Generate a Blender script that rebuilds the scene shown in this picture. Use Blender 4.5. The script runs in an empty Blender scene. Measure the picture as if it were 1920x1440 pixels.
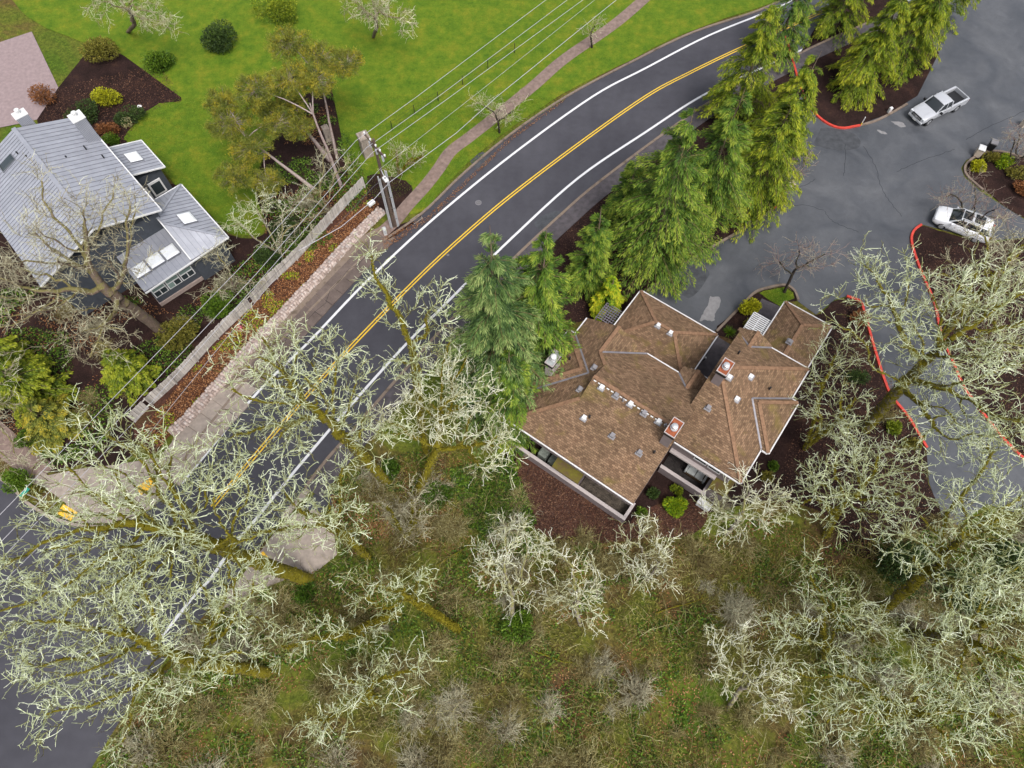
import bpy, math, random
import numpy as np
from mathutils import Vector
from mathutils.geometry import tessellate_polygon

rnd = random.Random(7)
RN = np.random.default_rng(11)
sc = bpy.context.scene
C = sc.collection
H = 50.0          # flying height of the camera, metres
F = 1280.0        # focal length in photograph pixels (photo 1920 wide)
ALPHA = math.atan(603.0 / F)   # tilt away from straight down

# ------------------------------------------------------------------ camera, light, exposure
cam_data = bpy.data.cameras.new('camera')
cam = bpy.data.objects.new('camera', cam_data)
C.objects.link(cam)
cam.location = (0, 0, H)
cam.rotation_euler = (ALPHA, 0, 0)
cam_data.sensor_width = 36.0
cam_data.lens = 36.0 * F / 1920.0
cam_data.clip_start = 0.5
cam_data.clip_end = 3000
sc.camera = cam

world = bpy.data.worlds.new('World')
sc.world = world
world.use_nodes = True
wn = world.node_tree
bg = wn.nodes['Background']
sky = wn.nodes.new('ShaderNodeTexSky')
sky.sky_type = 'NISHITA'
sky.sun_disc = False
sky.sun_elevation = math.radians(58)
sky.sun_rotation = math.radians(155)
sky.air_density = 1.0
sky.dust_density = 4.0
sky.ozone_density = 1.0
hs = wn.nodes.new('ShaderNodeHueSaturation')
hs.inputs['Saturation'].default_value = 0.35
wn.links.new(sky.outputs[0], hs.inputs['Color'])
wn.links.new(hs.outputs[0], bg.inputs[0])
bg.inputs[1].default_value = 0.135
sun_d = bpy.data.lights.new('sun', 'SUN')
sun_d.energy = 1.5
sun_d.angle = math.radians(20)
sun_d.color = (1.0, 0.97, 0.93)
sun = bpy.data.objects.new('sun', sun_d)
C.objects.link(sun)
sun.rotation_euler = (math.radians(32), 0, math.radians(25))
sc.view_settings.view_transform = 'Standard'
sc.view_settings.look = 'None'
sc.view_settings.gamma = 1
sc.view_settings.use_curve_mapping = False
sc.view_settings.exposure = 0.72
sc.cycles.max_bounces = 5
sc.cycles.diffuse_bounces = 3
sc.cycles.transparent_max_bounces = 4

# ------------------------------------------------------------------ geometry helpers
CA, SA = math.cos(ALPHA), math.sin(ALPHA)
def W(u, v, z=0.0):
    """Where the place seen at photo pixel (u, v) lies, given its height."""
    dx = (u - 960) / F; dy = -(v - 720) / F
    y = dy * CA + SA; zz = dy * SA - CA
    t = (H - z) / -zz
    return Vector((dx * t, y * t, z))
def prj(x, y, z=0.0):
    """world (numpy) -> photo pixel"""
    dz = z - H
    X = x; Y = y * CA + dz * SA; Z = -y * SA + dz * CA
    return 960 + F * X / -Z, 720 - F * Y / -Z

def add(name, verts, faces, mat, parent=None, smooth=False, attrs=None, uv=None):
    me = bpy.data.meshes.new(name)
    if isinstance(verts, np.ndarray):
        n = len(verts)
        me.vertices.add(n)
        me.vertices.foreach_set('co', verts.astype(np.float32).ravel())
        k = faces.shape[1]; m = len(faces)
        me.loops.add(m * k)
        me.loops.foreach_set('vertex_index', faces.astype(np.int32).ravel())
        me.polygons.add(m)
        me.polygons.foreach_set('loop_start', np.arange(0, m * k, k, dtype=np.int32))
        me.polygons.foreach_set('loop_total', np.full(m, k, dtype=np.int32))
        if smooth: me.polygons.foreach_set('use_smooth', np.ones(m, dtype=bool))
        me.update(calc_edges=True)
    else:
        me.from_pydata([tuple(v) for v in verts], [], faces)
        if smooth:
            for p in me.polygons: p.use_smooth = True
    if attrs is not None:
        a = me.attributes.new('rnd', 'FLOAT', 'POINT')
        a.data.foreach_set('value', np.asarray(attrs, dtype=np.float32))
    if uv is not None:
        l = me.uv_layers.new(name='UVMap')
        for p in me.polygons:
            for li in p.loop_indices:
                l.data[li].uv = uv[me.loops[li].vertex_index]
    if mat: me.materials.append(mat)
    o = bpy.data.objects.new(name, me)
    C.objects.link(o)
    if parent is not None: o.parent = parent
    return o

def link_copy(o, parent=None, loc=None, rot=None, scale=None):
    c = o.copy(); C.objects.link(c)
    if parent is not None: c.parent = parent
    if loc is not None: c.location = loc
    if rot is not None: c.rotation_euler = rot
    if scale is not None: c.scale = scale
    return c

def tag(o, label=None, cat=None, group=None, kind=None):
    if label: o['label'] = label
    if cat: o['category'] = cat
    if group: o['group'] = group
    if kind: o['kind'] = kind
    return o
def thing(name, label, cat, loc=(0, 0, 0), rz=0.0, group=None):
    o = bpy.data.objects.new(name, None); C.objects.link(o)
    o.location = loc; o.rotation_euler = (0, 0, rz); o.empty_display_size = 0.3
    return tag(o, label, cat, group)

class MB:
    def __init__(s): s.v = []; s.f = []
    def poly(s, pts):
        n = len(s.v); s.v += [tuple(p) for p in pts]; s.f.append(tuple(range(n, n + len(pts)))); return s
    def hexa(s, p):      # 8 points: bottom 4 ccw, top 4 ccw
        n = len(s.v); s.v += [tuple(q) for q in p]
        for f in ((3, 2, 1, 0), (4, 5, 6, 7), (0, 1, 5, 4), (1, 2, 6, 5), (2, 3, 7, 6), (3, 0, 4, 7)):
            s.f.append(tuple(n + i for i in f))
        return s
    def box(s, c, d, rz=0.0, taper=1.0):
        cx, cy, cz = c; dx, dy, dz = d[0] / 2, d[1] / 2, d[2] / 2
        co, si = math.cos(rz), math.sin(rz)
        p = []
        for z, t in ((-dz, 1.0), (dz, taper)):
            for x, y in ((-dx, -dy), (dx, -dy), (dx, dy), (-dx, dy)):
                x *= t; y *= t
                p.append((cx + x * co - y * si, cy + x * si + y * co, cz + z))
        return s.hexa(p)
    def beam(s, a, b, w, h):     # bar from a to b, width w horizontal, height h
        a = Vector(a); b = Vector(b); d = (b - a)
        if d.length < 1e-6: return s
        d.normalize()
        side = d.cross(Vector((0, 0, 1)))
        if side.length < 1e-4: side = Vector((1, 0, 0))
        side.normalize(); up = side.cross(d).normalized()
        p = []
        for q in (a, b):
            p.append([q + side * (w / 2) * i + up * (h / 2) * j for i, j in ((-1, -1), (1, -1), (1, 1), (-1, 1))])
        return s.hexa([p[0][0], p[0][1], p[1][1], p[1][0], p[0][3], p[0][2], p[1][2], p[1][3]])
    def cyl(s, a, b, r0, r1=None, n=12, cap=True):
        r1 = r0 if r1 is None else r1
        a = Vector(a); b = Vector(b); d = (b - a).normalized()
        x = d.orthogonal().normalized(); y = d.cross(x)
        k = len(s.v)
        for q, r in ((a, r0), (b, r1)):
            for i in range(n):
                t = 2 * math.pi * i / n
                s.v.append(tuple(q + x * math.cos(t) * r + y * math.sin(t) * r))
        for i in range(n):
            j = (i + 1) % n
            s.f.append((k + i, k + j, k + n + j, k + n + i))
        if cap:
            s.f.append(tuple(k + n + i for i in range(n)))
            s.f.append(tuple(k + n - 1 - i for i in range(n)))
        return s
    def build(s, name, mat, parent=None, smooth=False):
        return add(name, s.v, s.f, mat, parent, smooth)

def bevel(o, w=0.02, seg=2):
    m = o.modifiers.new('bevel', 'BEVEL'); m.width = w; m.segments = seg; m.limit_method = 'ANGLE'
    return o

def sheet(name, pts, z, mat, kind='structure', parent=None, thick=0.0):
    """Flat polygon given by world xy points at height z; with thick > 0 it is a slab with sides."""
    p3 = [Vector((p[0], p[1], z)) for p in pts]
    tris = tessellate_polygon([p3])
    nrm = (p3[tris[0][1]] - p3[tris[0][0]]).cross(p3[tris[0][2]] - p3[tris[0][0]])
    faces = [tuple(t) if nrm.z > 0 else tuple(reversed(t)) for t in tris]
    v = [tuple(p) for p in p3]
    if thick > 0:
        n = len(v)
        v += [(p[0], p[1], z - thick) for p in v]
        faces += [(i, (i + 1) % n, n + (i + 1) % n, n + i) for i in range(n)]
    o = add(name, v, faces, mat, parent)
    if kind: o['kind'] = kind
    return o
def soft(lst, jit=0.09, n=5):
    """closed outline through photo points, rounded and slightly ragged"""
    P = pp(lst); P = P[-2:] + P + P[:2]
    c = catmull(P, n)[2 * n:-(2 * n)]
    return [p + Vector((rnd.uniform(-jit, jit), rnd.uniform(-jit, jit), 0)) for p in c]
def pp(lst, z=0.0): return [W(u, v, z) for u, v in lst]

def catmull(pts, n=6):
    pts = [Vector((q[0], q[1], 0)) for q in pts]
    pts = [Vector(p) for p in pts]
    out = []
    P_ = [pts[0] * 2 - pts[1]] + pts + [pts[-1] * 2 - pts[-2]]
    for i in range(1, len(P_) - 2):
        a, b, c, d = P_[i - 1:i + 3]
        for k in range(n):
            t = k / n
            out.append(0.5 * ((2 * b) + (c - a) * t + (2 * a - 5 * b + 4 * c - d) * t * t + (3 * b - a - 3 * c + d) * t ** 3))
    out.append(pts[-1]); return out
def offs(line, d):
    out = []
    for i, p in enumerate(line):
        a = line[max(0, i - 1)]; b = line[min(len(line) - 1, i + 1)]
        t = (b - a); t.z = 0; t.normalize()
        out.append(p + Vector((-t.y, t.x, 0)) * d)
    return out
def ribbon(name, line, w, z, mat, kind='structure', h=0.0, parent=None, cat=None, label=None):
    """Strip of width w along a line, optional height h (solid)."""
    a = offs(line, w / 2); b = offs(line, -w / 2); n = len(line)
    v = [(p.x, p.y, z) for p in a] + [(p.x, p.y, z) for p in b]
    f = [(i, n + i, n + i + 1, i + 1) for i in range(n - 1)]
    if h > 0:
        v += [(p.x, p.y, z - h) for p in a] + [(p.x, p.y, z - h) for p in b]
        f += [(i + 1, 2 * n + i + 1, 2 * n + i, i) for i in range(n - 1)]
        f += [(n + i, 3 * n + i, 3 * n + i + 1, n + i + 1) for i in range(n - 1)]
        f += [(0, 2 * n, 3 * n, n), (n - 1, 2 * n - 1, 4 * n - 1, 3 * n - 1)]
    o = add(name, v, f, mat, parent)
    if kind: o['kind'] = kind
    return o

# ------------------------------------------------------------------ materials
class NT:
    def __init__(s, name, rough=0.8, spec=0.3, metal=0.0):
        s.m = bpy.data.materials.new(name); s.m.use_nodes = True
        s.t = s.m.node_tree; s.b = s.t.nodes['Principled BSDF']
        s.b.inputs['Roughness'].default_value = rough
        s.b.inputs['Metallic'].default_value = metal
        s.b.inputs['Specular IOR Level'].default_value = spec
        s.tc = s.t.nodes.new('ShaderNodeTexCoord')
        g = s.t.nodes.new('ShaderNodeNewGeometry'); s.geo = g
    def n(s, typ, **kw):
        x = s.t.nodes.new(typ)
        for k, v in kw.items():
            if k in x.inputs.keys(): x.inputs[k].default_value = v
            else: setattr(x, k, v)
        return x
    def l(s, a, b): s.t.links.new(a, b)
    def pos(s): return s.geo.outputs['Position']
    def noise(s, scale, detail=4, rough=0.6, vec=None, dist=0.0):
        x = s.n('ShaderNodeTexNoise', Scale=scale, Detail=detail, Roughness=rough, Distortion=dist)
        s.l(vec if vec is not None else s.pos(), x.inputs['Vector']); return x.outputs['Fac']
    def ramp(s, fac, stops, interp='LINEAR'):
        r = s.n('ShaderNodeValToRGB'); r.color_ramp.interpolation = interp
        el = r.color_ramp.elements
        while len(el) < len(stops): el.new(0.5)
        for e, (p, c) in zip(el, stops):
            e.position = p; e.color = (c[0], c[1], c[2], 1) if not isinstance(c, (int, float)) else (c, c, c, 1)
        s.l(fac, r.inputs[0]); return r.outputs['Color']
    def mix(s, fac, a, b, mode='MIX'):
        x = s.n('ShaderNodeMix', data_type='RGBA', blend_type=mode)
        for sock, val in ((x.inputs[0], fac), (x.inputs[6], a), (x.inputs[7], b)):
            if hasattr(val, 'links'): s.l(val, sock)
            elif isinstance(val, (int, float)): sock.default_value = val
            else: sock.default_value = (*val, 1)
        return x.outputs[2]
    def math(s, op, a, b=0.0):
        x = s.n('ShaderNodeMath', operation=op)
        for sock, val in ((x.inputs[0], a), (x.inputs[1], b)):
            if hasattr(val, 'links'): s.l(val, sock)
            else: sock.default_value = val
        return x.outputs[0]
    def col(s, c):
        if hasattr(c, 'links'): s.l(c, s.b.inputs['Base Color'])
        else: s.b.inputs['Base Color'].default_value = (*c, 1)
        return s
    def bump(s, h, strength=0.3, dist=0.05):
        b = s.n('ShaderNodeBump', Strength=strength, Distance=dist)
        s.l(h, b.inputs['Height']); s.l(b.outputs[0], s.b.inputs['Normal']); return s
    def rough(s, r): s.l(r, s.b.inputs['Roughness']); return s

def plain(name, c, rough=0.7, spec=0.3, metal=0.0, var=0.12, scale=3.0):
    k = NT(name, rough, spec, metal)
    f = k.noise(scale, 5)
    lo = tuple(x * (1 - var) for x in c); hi = tuple(min(1, x * (1 + var)) for x in c)
    k.col(k.ramp(f, [(0.3, lo), (0.7, hi)]))
    return k.m

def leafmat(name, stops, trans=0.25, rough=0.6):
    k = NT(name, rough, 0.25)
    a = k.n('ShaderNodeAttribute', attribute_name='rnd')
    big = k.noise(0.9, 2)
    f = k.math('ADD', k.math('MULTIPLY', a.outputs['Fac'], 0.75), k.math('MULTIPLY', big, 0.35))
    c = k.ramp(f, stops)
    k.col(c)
    out = k.t.nodes['Material Output']
    tr = k.n('ShaderNodeBsdfTranslucent'); k.l(c, tr.inputs['Color'])
    mx = k.n('ShaderNodeMixShader'); mx.inputs[0].default_value = trans
    k.l(k.b.outputs[0], mx.inputs[1]); k.l(tr.outputs[0], mx.inputs[2]); k.l(mx.outputs[0], out.inputs[0])
    return k.m

M = {}
# asphalt of the public road: dark, fine grained, slightly polished wheel paths by noise only
k = NT('road_asphalt', 0.75, 0.35)
g = k.noise(38, 3, 0.8); b_ = k.noise(0.16, 3); s_ = k.noise(1.3, 4)
base = k.ramp(b_, [(0.3, (0.036, 0.035, 0.044)), (0.7, (0.060, 0.059, 0.070))])
base = k.mix(0.35, base, k.ramp(s_, [(0.3, (0.7, 0.7, 0.7)), (0.7, (1.25, 1.25, 1.25))]), 'MULTIPLY')
k.col(k.mix(0.5, base, k.ramp(g, [(0.3, (0.6, 0.6, 0.6)), (0.75, (1.5, 1.5, 1.5))]), 'MULTIPLY')).bump(g, 0.25, 0.02)
M['road'] = k.m
# older asphalt of the private drive: bluish grey, blotchy, damp patches
k = NT('drive_asphalt', 0.6, 0.4)
g = k.noise(30, 3, 0.8); b_ = k.noise(0.22, 5, 0.6, dist=0.6); s_ = k.noise(1.1, 6, 0.7, dist=1.0)
base = k.ramp(b_, [(0.30, (0.050, 0.054, 0.063)), (0.5, (0.070, 0.074, 0.084)), (0.72, (0.098, 0.102, 0.112))])
base = k.mix(0.4, base, k.ramp(s_, [(0.3, (0.65, 0.65, 0.65)), (0.6, (1.05, 1.05, 1.05)), (0.8, (1.6, 1.6, 1.6))]), 'MULTIPLY')
k.col(k.mix(0.4, base, k.ramp(g, [(0.3, (0.6, 0.6, 0.6)), (0.75, (1.5, 1.5, 1.5))]), 'MULTIPLY')).bump(g, 0.25, 0.02)
k.rough(k.ramp(b_, [(0.35, 0.35), (0.6, 0.75)]))
M['drive'] = k.m
M['patch'] = plain('asphalt_patch', (0.052, 0.055, 0.062), 0.7, var=.3, scale=2)
M['path'] = plain('footpath_asphalt', (0.19, 0.135, 0.115), 0.85, var=0.3, scale=2.5)
M['darkpath'] = plain('dark_footpath', (0.075, 0.066, 0.072), 0.85, var=0.3, scale=2)
k = NT('concrete_slab', 0.85)
f1 = k.noise(0.8, 6, 0.7); f2 = k.noise(14, 4)
oi = k.n('ShaderNodeObjectInfo')
c = k.ramp(f1, [(0.3, (0.085, 0.064, 0.056)), (0.7, (0.15, 0.115, 0.10))])
c = k.mix(0.5, c, k.ramp(f2, [(0.3, 0.75), (0.7, 1.25)]), 'MULTIPLY')
k.col(k.mix(0.5, c, k.ramp(oi.outputs['Random'], [(0, 0.8), (1, 1.2)]), 'MULTIPLY')).bump(f2, 0.2, 0.02); M['slab'] = k.m
M['lightconc'] = plain('pale_concrete', (0.28, 0.235, 0.20), 0.85, var=0.22, scale=2.2)
k = NT('moss_kerb', 0.9)
f1 = k.noise(1.5, 5)
k.col(k.ramp(f1, [(0.3, (0.10, 0.075, 0.055)), (0.5, (0.20, 0.155, 0.125)), (0.7, (0.16, 0.12, 0.085))])); M['kerb'] = k.m
k = NT('red_kerb_paint', 0.6)
f1 = k.noise(3, 6, 0.75)
k.col(k.ramp(f1, [(0.3, (0.20, 0.055, 0.045)), (0.45, (0.48, 0.045, 0.03)), (0.66, (0.58, 0.07, 0.05)), (0.74, (0.34, 0.2, 0.17))])); M['redkerb'] = k.m
k = NT('white_line', 0.6)
f1 = k.noise(9, 6, 0.75)
k.col(k.ramp(f1, [(0.30, (0.22, 0.22, 0.24)), (0.42, (0.58, 0.58, 0.60)), (0.8, (0.74, 0.74, 0.74))])); M['white_line'] = k.m
k = NT('yellow_line', 0.6)
f1 = k.noise(9, 6, 0.75)
k.col(k.ramp(f1, [(0.30, (0.28, 0.18, 0.05)), (0.42, (0.62, 0.40, 0.03)), (0.8, (0.74, 0.50, 0.035))])); M['yellow_line'] = k.m
M['tactile'] = plain('yellow_tactile', (0.72, 0.42, 0.04), 0.7, var=0.2, scale=5)
# ground of the wood: leaf litter, ivy and moss patches
k = NT('woodland_floor', 0.95, 0.1)
p1 = k.noise(0.13, 5, 0.6, dist=0.7); p2 = k.noise(2.6, 6, 0.75); p3 = k.noise(9, 3)
c = k.ramp(p1, [(0.30, (0.065, 0.036, 0.024)), (0.42, (0.10, 0.075, 0.024)), (0.50, (0.10, 0.11, 0.018)), (0.66, (0.06, 0.10, 0.011))])
c = k.mix(0.8, c, k.ramp(p2, [(0.3, (0.35, 0.35, 0.35)), (0.5, (0.95, 0.95, 0.95)), (0.72, (1.9, 1.7, 1.4))]), 'MULTIPLY')
k.col(k.mix(0.5, c, k.ramp(p3, [(0.3, 0.6), (0.7, 1.5)]), 'MULTIPLY')).bump(p2, 0.8, 0.15); M['wood_floor'] = k.m
k = NT('lawn_grass', 0.9, 0.15)
p1 = k.noise(0.55, 6, 0.7); p2 = k.noise(7, 5, 0.8); p3 = k.noise(1.4, 5, 0.7)
c = k.ramp(p1, [(0.3, (0.055, 0.115, 0.008)), (0.5, (0.095, 0.150, 0.010)), (0.68, (0.155, 0.170, 0.014)), (0.8, (0.15, 0.13, 0.03))])
c = k.mix(0.7, c, k.ramp(p3, [(0.35, (0.7, 0.8, 0.6)), (0.6, (1.1, 1.05, 1.0)), (0.75, (1.35, 1.1, 0.9))]), 'MULTIPLY')
k.col(k.mix(0.6, c, k.ramp(p2, [(0.3, 0.5), (0.7, 1.45)]), 'MULTIPLY')).bump(p2, 0.6, 0.06); M['lawn'] = k.m
k = NT('bark_mulch', 0.95, 0.1)
p1 = k.noise(0.5, 5); p2 = k.noise(11, 4, 0.8)
c = k.ramp(p1, [(0.3, (0.015, 0.009, 0.008)), (0.55, (0.030, 0.016, 0.014)), (0.72, (0.052, 0.027, 0.019))])
k.col(k.mix(0.9, c, k.ramp(p2, [(0.3, 0.35), (0.55, 1.0), (0.75, 2.4)]), 'MULTIPLY')).bump(p2, 0.7, 0.06); M['mulch'] = k.m
k = NT('leaf_strewn_soil', 0.95, 0.1)
p1 = k.noise(0.5, 5); p2 = k.noise(7, 4, 0.8)
c = k.ramp(p1, [(0.3, (0.045, 0.022, 0.016)), (0.55, (0.075, 0.034, 0.024)), (0.72, (0.07, 0.042, 0.02))])
k.col(k.mix(0.9, c, k.ramp(p2, [(0.3, 0.4), (0.55, 1.0), (0.75, 2.2)]), 'MULTIPLY')).bump(p2, 0.7, 0.06); M['litter'] = k.m

# shingles (uv in metres: u along the eave, v up the slope)
k = NT('brown_shingles', 0.9, 0.15)
uvn = k.n('ShaderNodeUVMap', uv_map='UVMap')
br = k.n('ShaderNodeTexBrick', offset=0.5)
br.inputs['Scale'].default_value = 1.0
br.inputs['Brick Width'].default_value = 0.25; br.inputs['Row Height'].default_value = 0.14
br.inputs['Mortar Size'].default_value = 0.012; br.inputs['Mortar Smooth'].default_value = 0.3
br.inputs['Color1'].default_value = (0.115, 0.072, 0.043, 1); br.inputs['Color2'].default_value = (0.235, 0.155, 0.095, 1)
br.inputs['Mortar'].default_value = (0.075, 0.048, 0.034, 1)
k.l(uvn.outputs[0], br.inputs['Vector'])
p1 = k.noise(0.45, 5, 0.6); p2 = k.noise(6, 5, 0.8)
c = k.mix(0.75, br.outputs[0], k.ramp(p1, [(0.3, (0.72, 0.72, 0.68)), (0.6, (1.1, 1.05, 1.05)), (0.75, (1.25, 1.15, 1.1))]), 'MULTIPLY')
c = k.mix(0.6, c, k.ramp(p2, [(0.3, 0.65), (0.7, 1.35)]), 'MULTIPLY')
p3 = k.noise(0.5, 4, 0.6, dist=0.5)
c = k.mix(k.ramp(p3, [(0.56, 0.0), (0.70, 0.6)]), c, (0.16, 0.125, 0.030))
k.col(c).bump(br.outputs['Fac'], -0.4, 0.02); M['shingle'] = k.m
M['ridgecap'] = plain('ridge_cap_shingles', (0.20, 0.115, 0.068), 0.9, var=0.35, scale=6)
k = NT('mossy_shingles', 0.9, 0.15)
p3 = k.noise(1.6, 5, 0.7)
k.col(k.ramp(p3, [(0.35, (0.10, 0.065, 0.035)), (0.55, (0.115, 0.095, 0.02)), (0.75, (0.17, 0.16, 0.02))])).bump(p3, 0.4, 0.05); M['mossroof'] = k.m
M['gutter'] = plain('white_gutter', (0.62, 0.60, 0.60), 0.5, var=0.1)
M['siding'] = plain('taupe_siding', (0.19, 0.155, 0.155), 0.75, var=0.1)
M['siding_pale'] = plain('pale_taupe_trim', (0.42, 0.37, 0.36), 0.75, var=0.08)
M['flash'] = plain('grey_flashing', (0.20, 0.19, 0.205), 0.5, var=0.25, metal=0.3)
M['vent_grey'] = plain('grey_roof_vent', (0.22, 0.21, 0.22), 0.55)
M['white'] = plain('white_paint', (0.62, 0.62, 0.62), 0.5, var=0.04)
M['black'] = plain('black_plastic', (0.015, 0.015, 0.017), 0.5)
M['rust'] = None
k = NT('rusty_cap', 0.7, 0.3, 0.2)
p = k.noise(2.4, 6, 0.7)
k.col(k.ramp(p, [(0.3, (0.14, 0.04, 0.02)), (0.55, (0.30, 0.085, 0.035)), (0.75, (0.42, 0.15, 0.06))])); M['rust'] = k.m
M['galv'] = plain('galvanised_cap', (0.42, 0.44, 0.44), 0.45, metal=0.4, var=0.25, scale=2)
M['flue'] = plain('steel_flue', (0.55, 0.55, 0.56), 0.35, metal=0.5, var=0.15)
M['deck'] = plain('dark_deck_boards', (0.030, 0.025, 0.024), 0.5, var=0.5, scale=5)
M['deck2'] = plain('weathered_deck_boards', (0.085, 0.068, 0.052), 0.7, var=0.6, scale=4)
M['glass'] = NT('window_glass', 0.08, 0.6).col((0.03, 0.04, 0.045)).m
M['glass_green'] = NT('pale_green_glass', 0.12, 0.6).col((0.20, 0.27, 0.25)).m
M['skylight'] = plain('white_skylight_dome', (0.72, 0.74, 0.76), 0.2, spec=0.6, var=0.06, scale=4)
k = NT('grey_metal_roof', 0.42, 0.5, 0.25)
oi = k.n('ShaderNodeObjectInfo'); p = k.noise(1.2, 5, 0.6)
c = k.ramp(p, [(0.3, (0.29, 0.30, 0.34)), (0.7, (0.37, 0.38, 0.425))])
k.col(k.mix(0.6, c, k.ramp(oi.outputs['Random'], [(0, 0.9), (1, 1.06)]), 'MULTIPLY')); M['metal'] = k.m
M['seam'] = plain('standing_seam', (0.19, 0.195, 0.22), 0.5, metal=0.3)
M['darkwall'] = plain('charcoal_siding', (0.055, 0.062, 0.075), 0.7)
M['found'] = plain('beige_foundation', (0.30, 0.235, 0.21), 0.85)
k = NT('weathered_fence_wood', 0.85, 0.2)
oi = k.n('ShaderNodeObjectInfo'); p = k.noise(3, 5)
c = k.ramp(p, [(0.3, (0.42, 0.385, 0.35)), (0.7, (0.60, 0.56, 0.52))])
k.col(k.mix(0.9, c, k.ramp(oi.outputs['Random'], [(0, 0.72), (1, 1.12)]), 'MULTIPLY')); M['fence'] = k.m
k = NT('pale_rubble_stone', 0.9, 0.2)
a = k.n('ShaderNodeAttribute', attribute_name='rnd'); p = k.noise(8, 4)
c = k.ramp(a.outputs['Fac'], [(0, (0.26, 0.20, 0.17)), (0.4, (0.42, 0.33, 0.29)), (0.75, (0.50, 0.42, 0.38)), (1, (0.33, 0.29, 0.27))])
k.col(k.mix(0.5, c, k.ramp(p, [(0.3, 0.7), (0.7, 1.3)]), 'MULTIPLY')); M['stone'] = k.m
M['polewood'] = plain('brown_pole_wood', (0.10, 0.07, 0.055), 0.85, var=0.4, scale=8)
M['conduit'] = plain('pale_conduit', (0.42, 0.43, 0.45), 0.5, var=0.1)
M['wire'] = NT('aluminium_wire', 0.5, 0.4, 0.2).col((0.42, 0.41, 0.44)).m
M['cable'] = NT('dark_cable', 0.6, 0.3).col((0.10, 0.095, 0.11)).m
M['beige'] = plain('beige_plastic', (0.50, 0.42, 0.34), 0.6)
M['teal'] = NT('green_street_sign', 0.5, 0.4).col((0.03, 0.33, 0.25)).m
M['iron'] = plain('worn_iron', (0.16, 0.155, 0.16), 0.6, metal=0.3, var=0.3, scale=12)
M['tyre'] = NT('tyre_rubber', 0.8, 0.2).col((0.018, 0.018, 0.02)).m
M['rim'] = NT('wheel_rim', 0.35, 0.5, 0.6).col((0.35, 0.36, 0.38)).m
M['carsilver'] = NT('silver_car_paint', 0.28, 0.6, 0.35).col((0.52, 0.53, 0.56)).m
M['carwhite'] = NT('white_car_paint', 0.25, 0.6, 0.0).col((0.76, 0.77, 0.80)).m
M['carglass'] = NT('dark_car_glass', 0.05, 0.7).col((0.018, 0.022, 0.025)).m
M['lamp'] = NT('lamp_lens', 0.15, 0.6).col((0.55, 0.57, 0.6)).m
M['taillamp'] = NT('red_lamp_lens', 0.2, 0.6).col((0.35, 0.015, 0.012)).m
M['cushion'] = plain('pale_grey_cover', (0.45, 0.47, 0.46), 0.8, var=0.12, scale=5)
M['greencover'] = plain('grey_green_cover', (0.20, 0.22, 0.19), 0.8, var=0.3, scale=3)
M['darkwood'] = plain('dark_stained_wood', (0.06, 0.035, 0.018), 0.7, var=0.4, scale=6)
M['lattice'] = plain('grey_lattice', (0.19, 0.17, 0.19), 0.7)
M['pale_patch'] = plain('matte_pale_patch', (0.20, 0.195, 0.20), 0.8, var=0.15)  # matte patch colour, paler than the asphalt around it
M['crack'] = NT('asphalt_crack', 0.9, 0.1).col((0.022, 0.024, 0.028)).m

# trees
def barkmat(name, bark, moss, amt=0.5, sc_=3.0):
    k = NT(name, 0.95, 0.15)
    nz = k.n('ShaderNodeSeparateXYZ'); k.l(k.geo.outputs['Normal'], nz.inputs[0])
    p = k.noise(sc_, 5, 0.7); q = k.noise(14, 4, 0.8)
    f = k.math('ADD', k.math('MULTIPLY', nz.outputs['Z'], 0.35), p)
    c = k.mix(k.ramp(f, [(0.62 - amt * 0.45, 0.0), (0.78 - amt * 0.45, 1.0)]), bark, moss)
    k.col(k.mix(0.8, c, k.ramp(q, [(0.3, 0.45), (0.7, 1.6)]), 'MULTIPLY')).bump(q, 0.6, 0.05)
    return k.m
M['mossbark'] = barkmat('mossy_bark', (0.15, 0.13, 0.11), (0.135, 0.115, 0.010), 0.50, 3.6)
M['greybark'] = barkmat('grey_bark', (0.22, 0.185, 0.165), (0.20, 0.19, 0.07), 0.15)
M['brownbark'] = barkmat('brown_bark', (0.17, 0.125, 0.10), (0.17, 0.15, 0.06), 0.25)
M['pinebark'] = barkmat('pine_bark', (0.26, 0.19, 0.175), (0.33, 0.27, 0.25), 0.3)
M['darkbark'] = barkmat('dark_bark', (0.035, 0.027, 0.025), (0.05, 0.045, 0.03), 0.2)
M['ivybark'] = barkmat('ivy_clad_bark', (0.10, 0.10, 0.03), (0.09, 0.15, 0.012), 0.8)
def twigmat(name, stops):
    k = NT(name, 0.95, 0.1)
    a = k.n('ShaderNodeAttribute', attribute_name='rnd')
    big = k.noise(0.55, 3); sm = k.noise(5, 3)
    f = k.math('ADD', a.outputs['Fac'], k.math('MULTIPLY', k.math('SUBTRACT', big, .5), .9))
    f = k.math('ADD', f, k.math('MULTIPLY', k.math('SUBTRACT', sm, .5), .5))
    k.col(k.ramp(f, stops)); return k.m
M['lichen'] = twigmat('lichen_twigs', [(0.0, (0.07, 0.058, 0.016)), (0.2, (0.18, 0.165, 0.045)), (0.42, (0.35, 0.38, 0.18)), (0.72, (0.62, 0.69, 0.44)), (1, (0.82, 0.86, 0.66))])
M['whitelichen'] = twigmat('pale_twigs', [(0.0, (0.12, 0.10, 0.04)), (0.25, (0.30, 0.29, 0.13)), (0.5, (0.58, 0.59, 0.38)), (1, (0.88, 0.88, 0.74))])
M['browntwig'] = twigmat('brown_twigs', [(0.0, (0.10, 0.08, 0.05)), (0.35, (0.25, 0.215, 0.14)), (0.7, (0.46, 0.43, 0.29)), (1, (0.70, 0.70, 0.50))])
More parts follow.
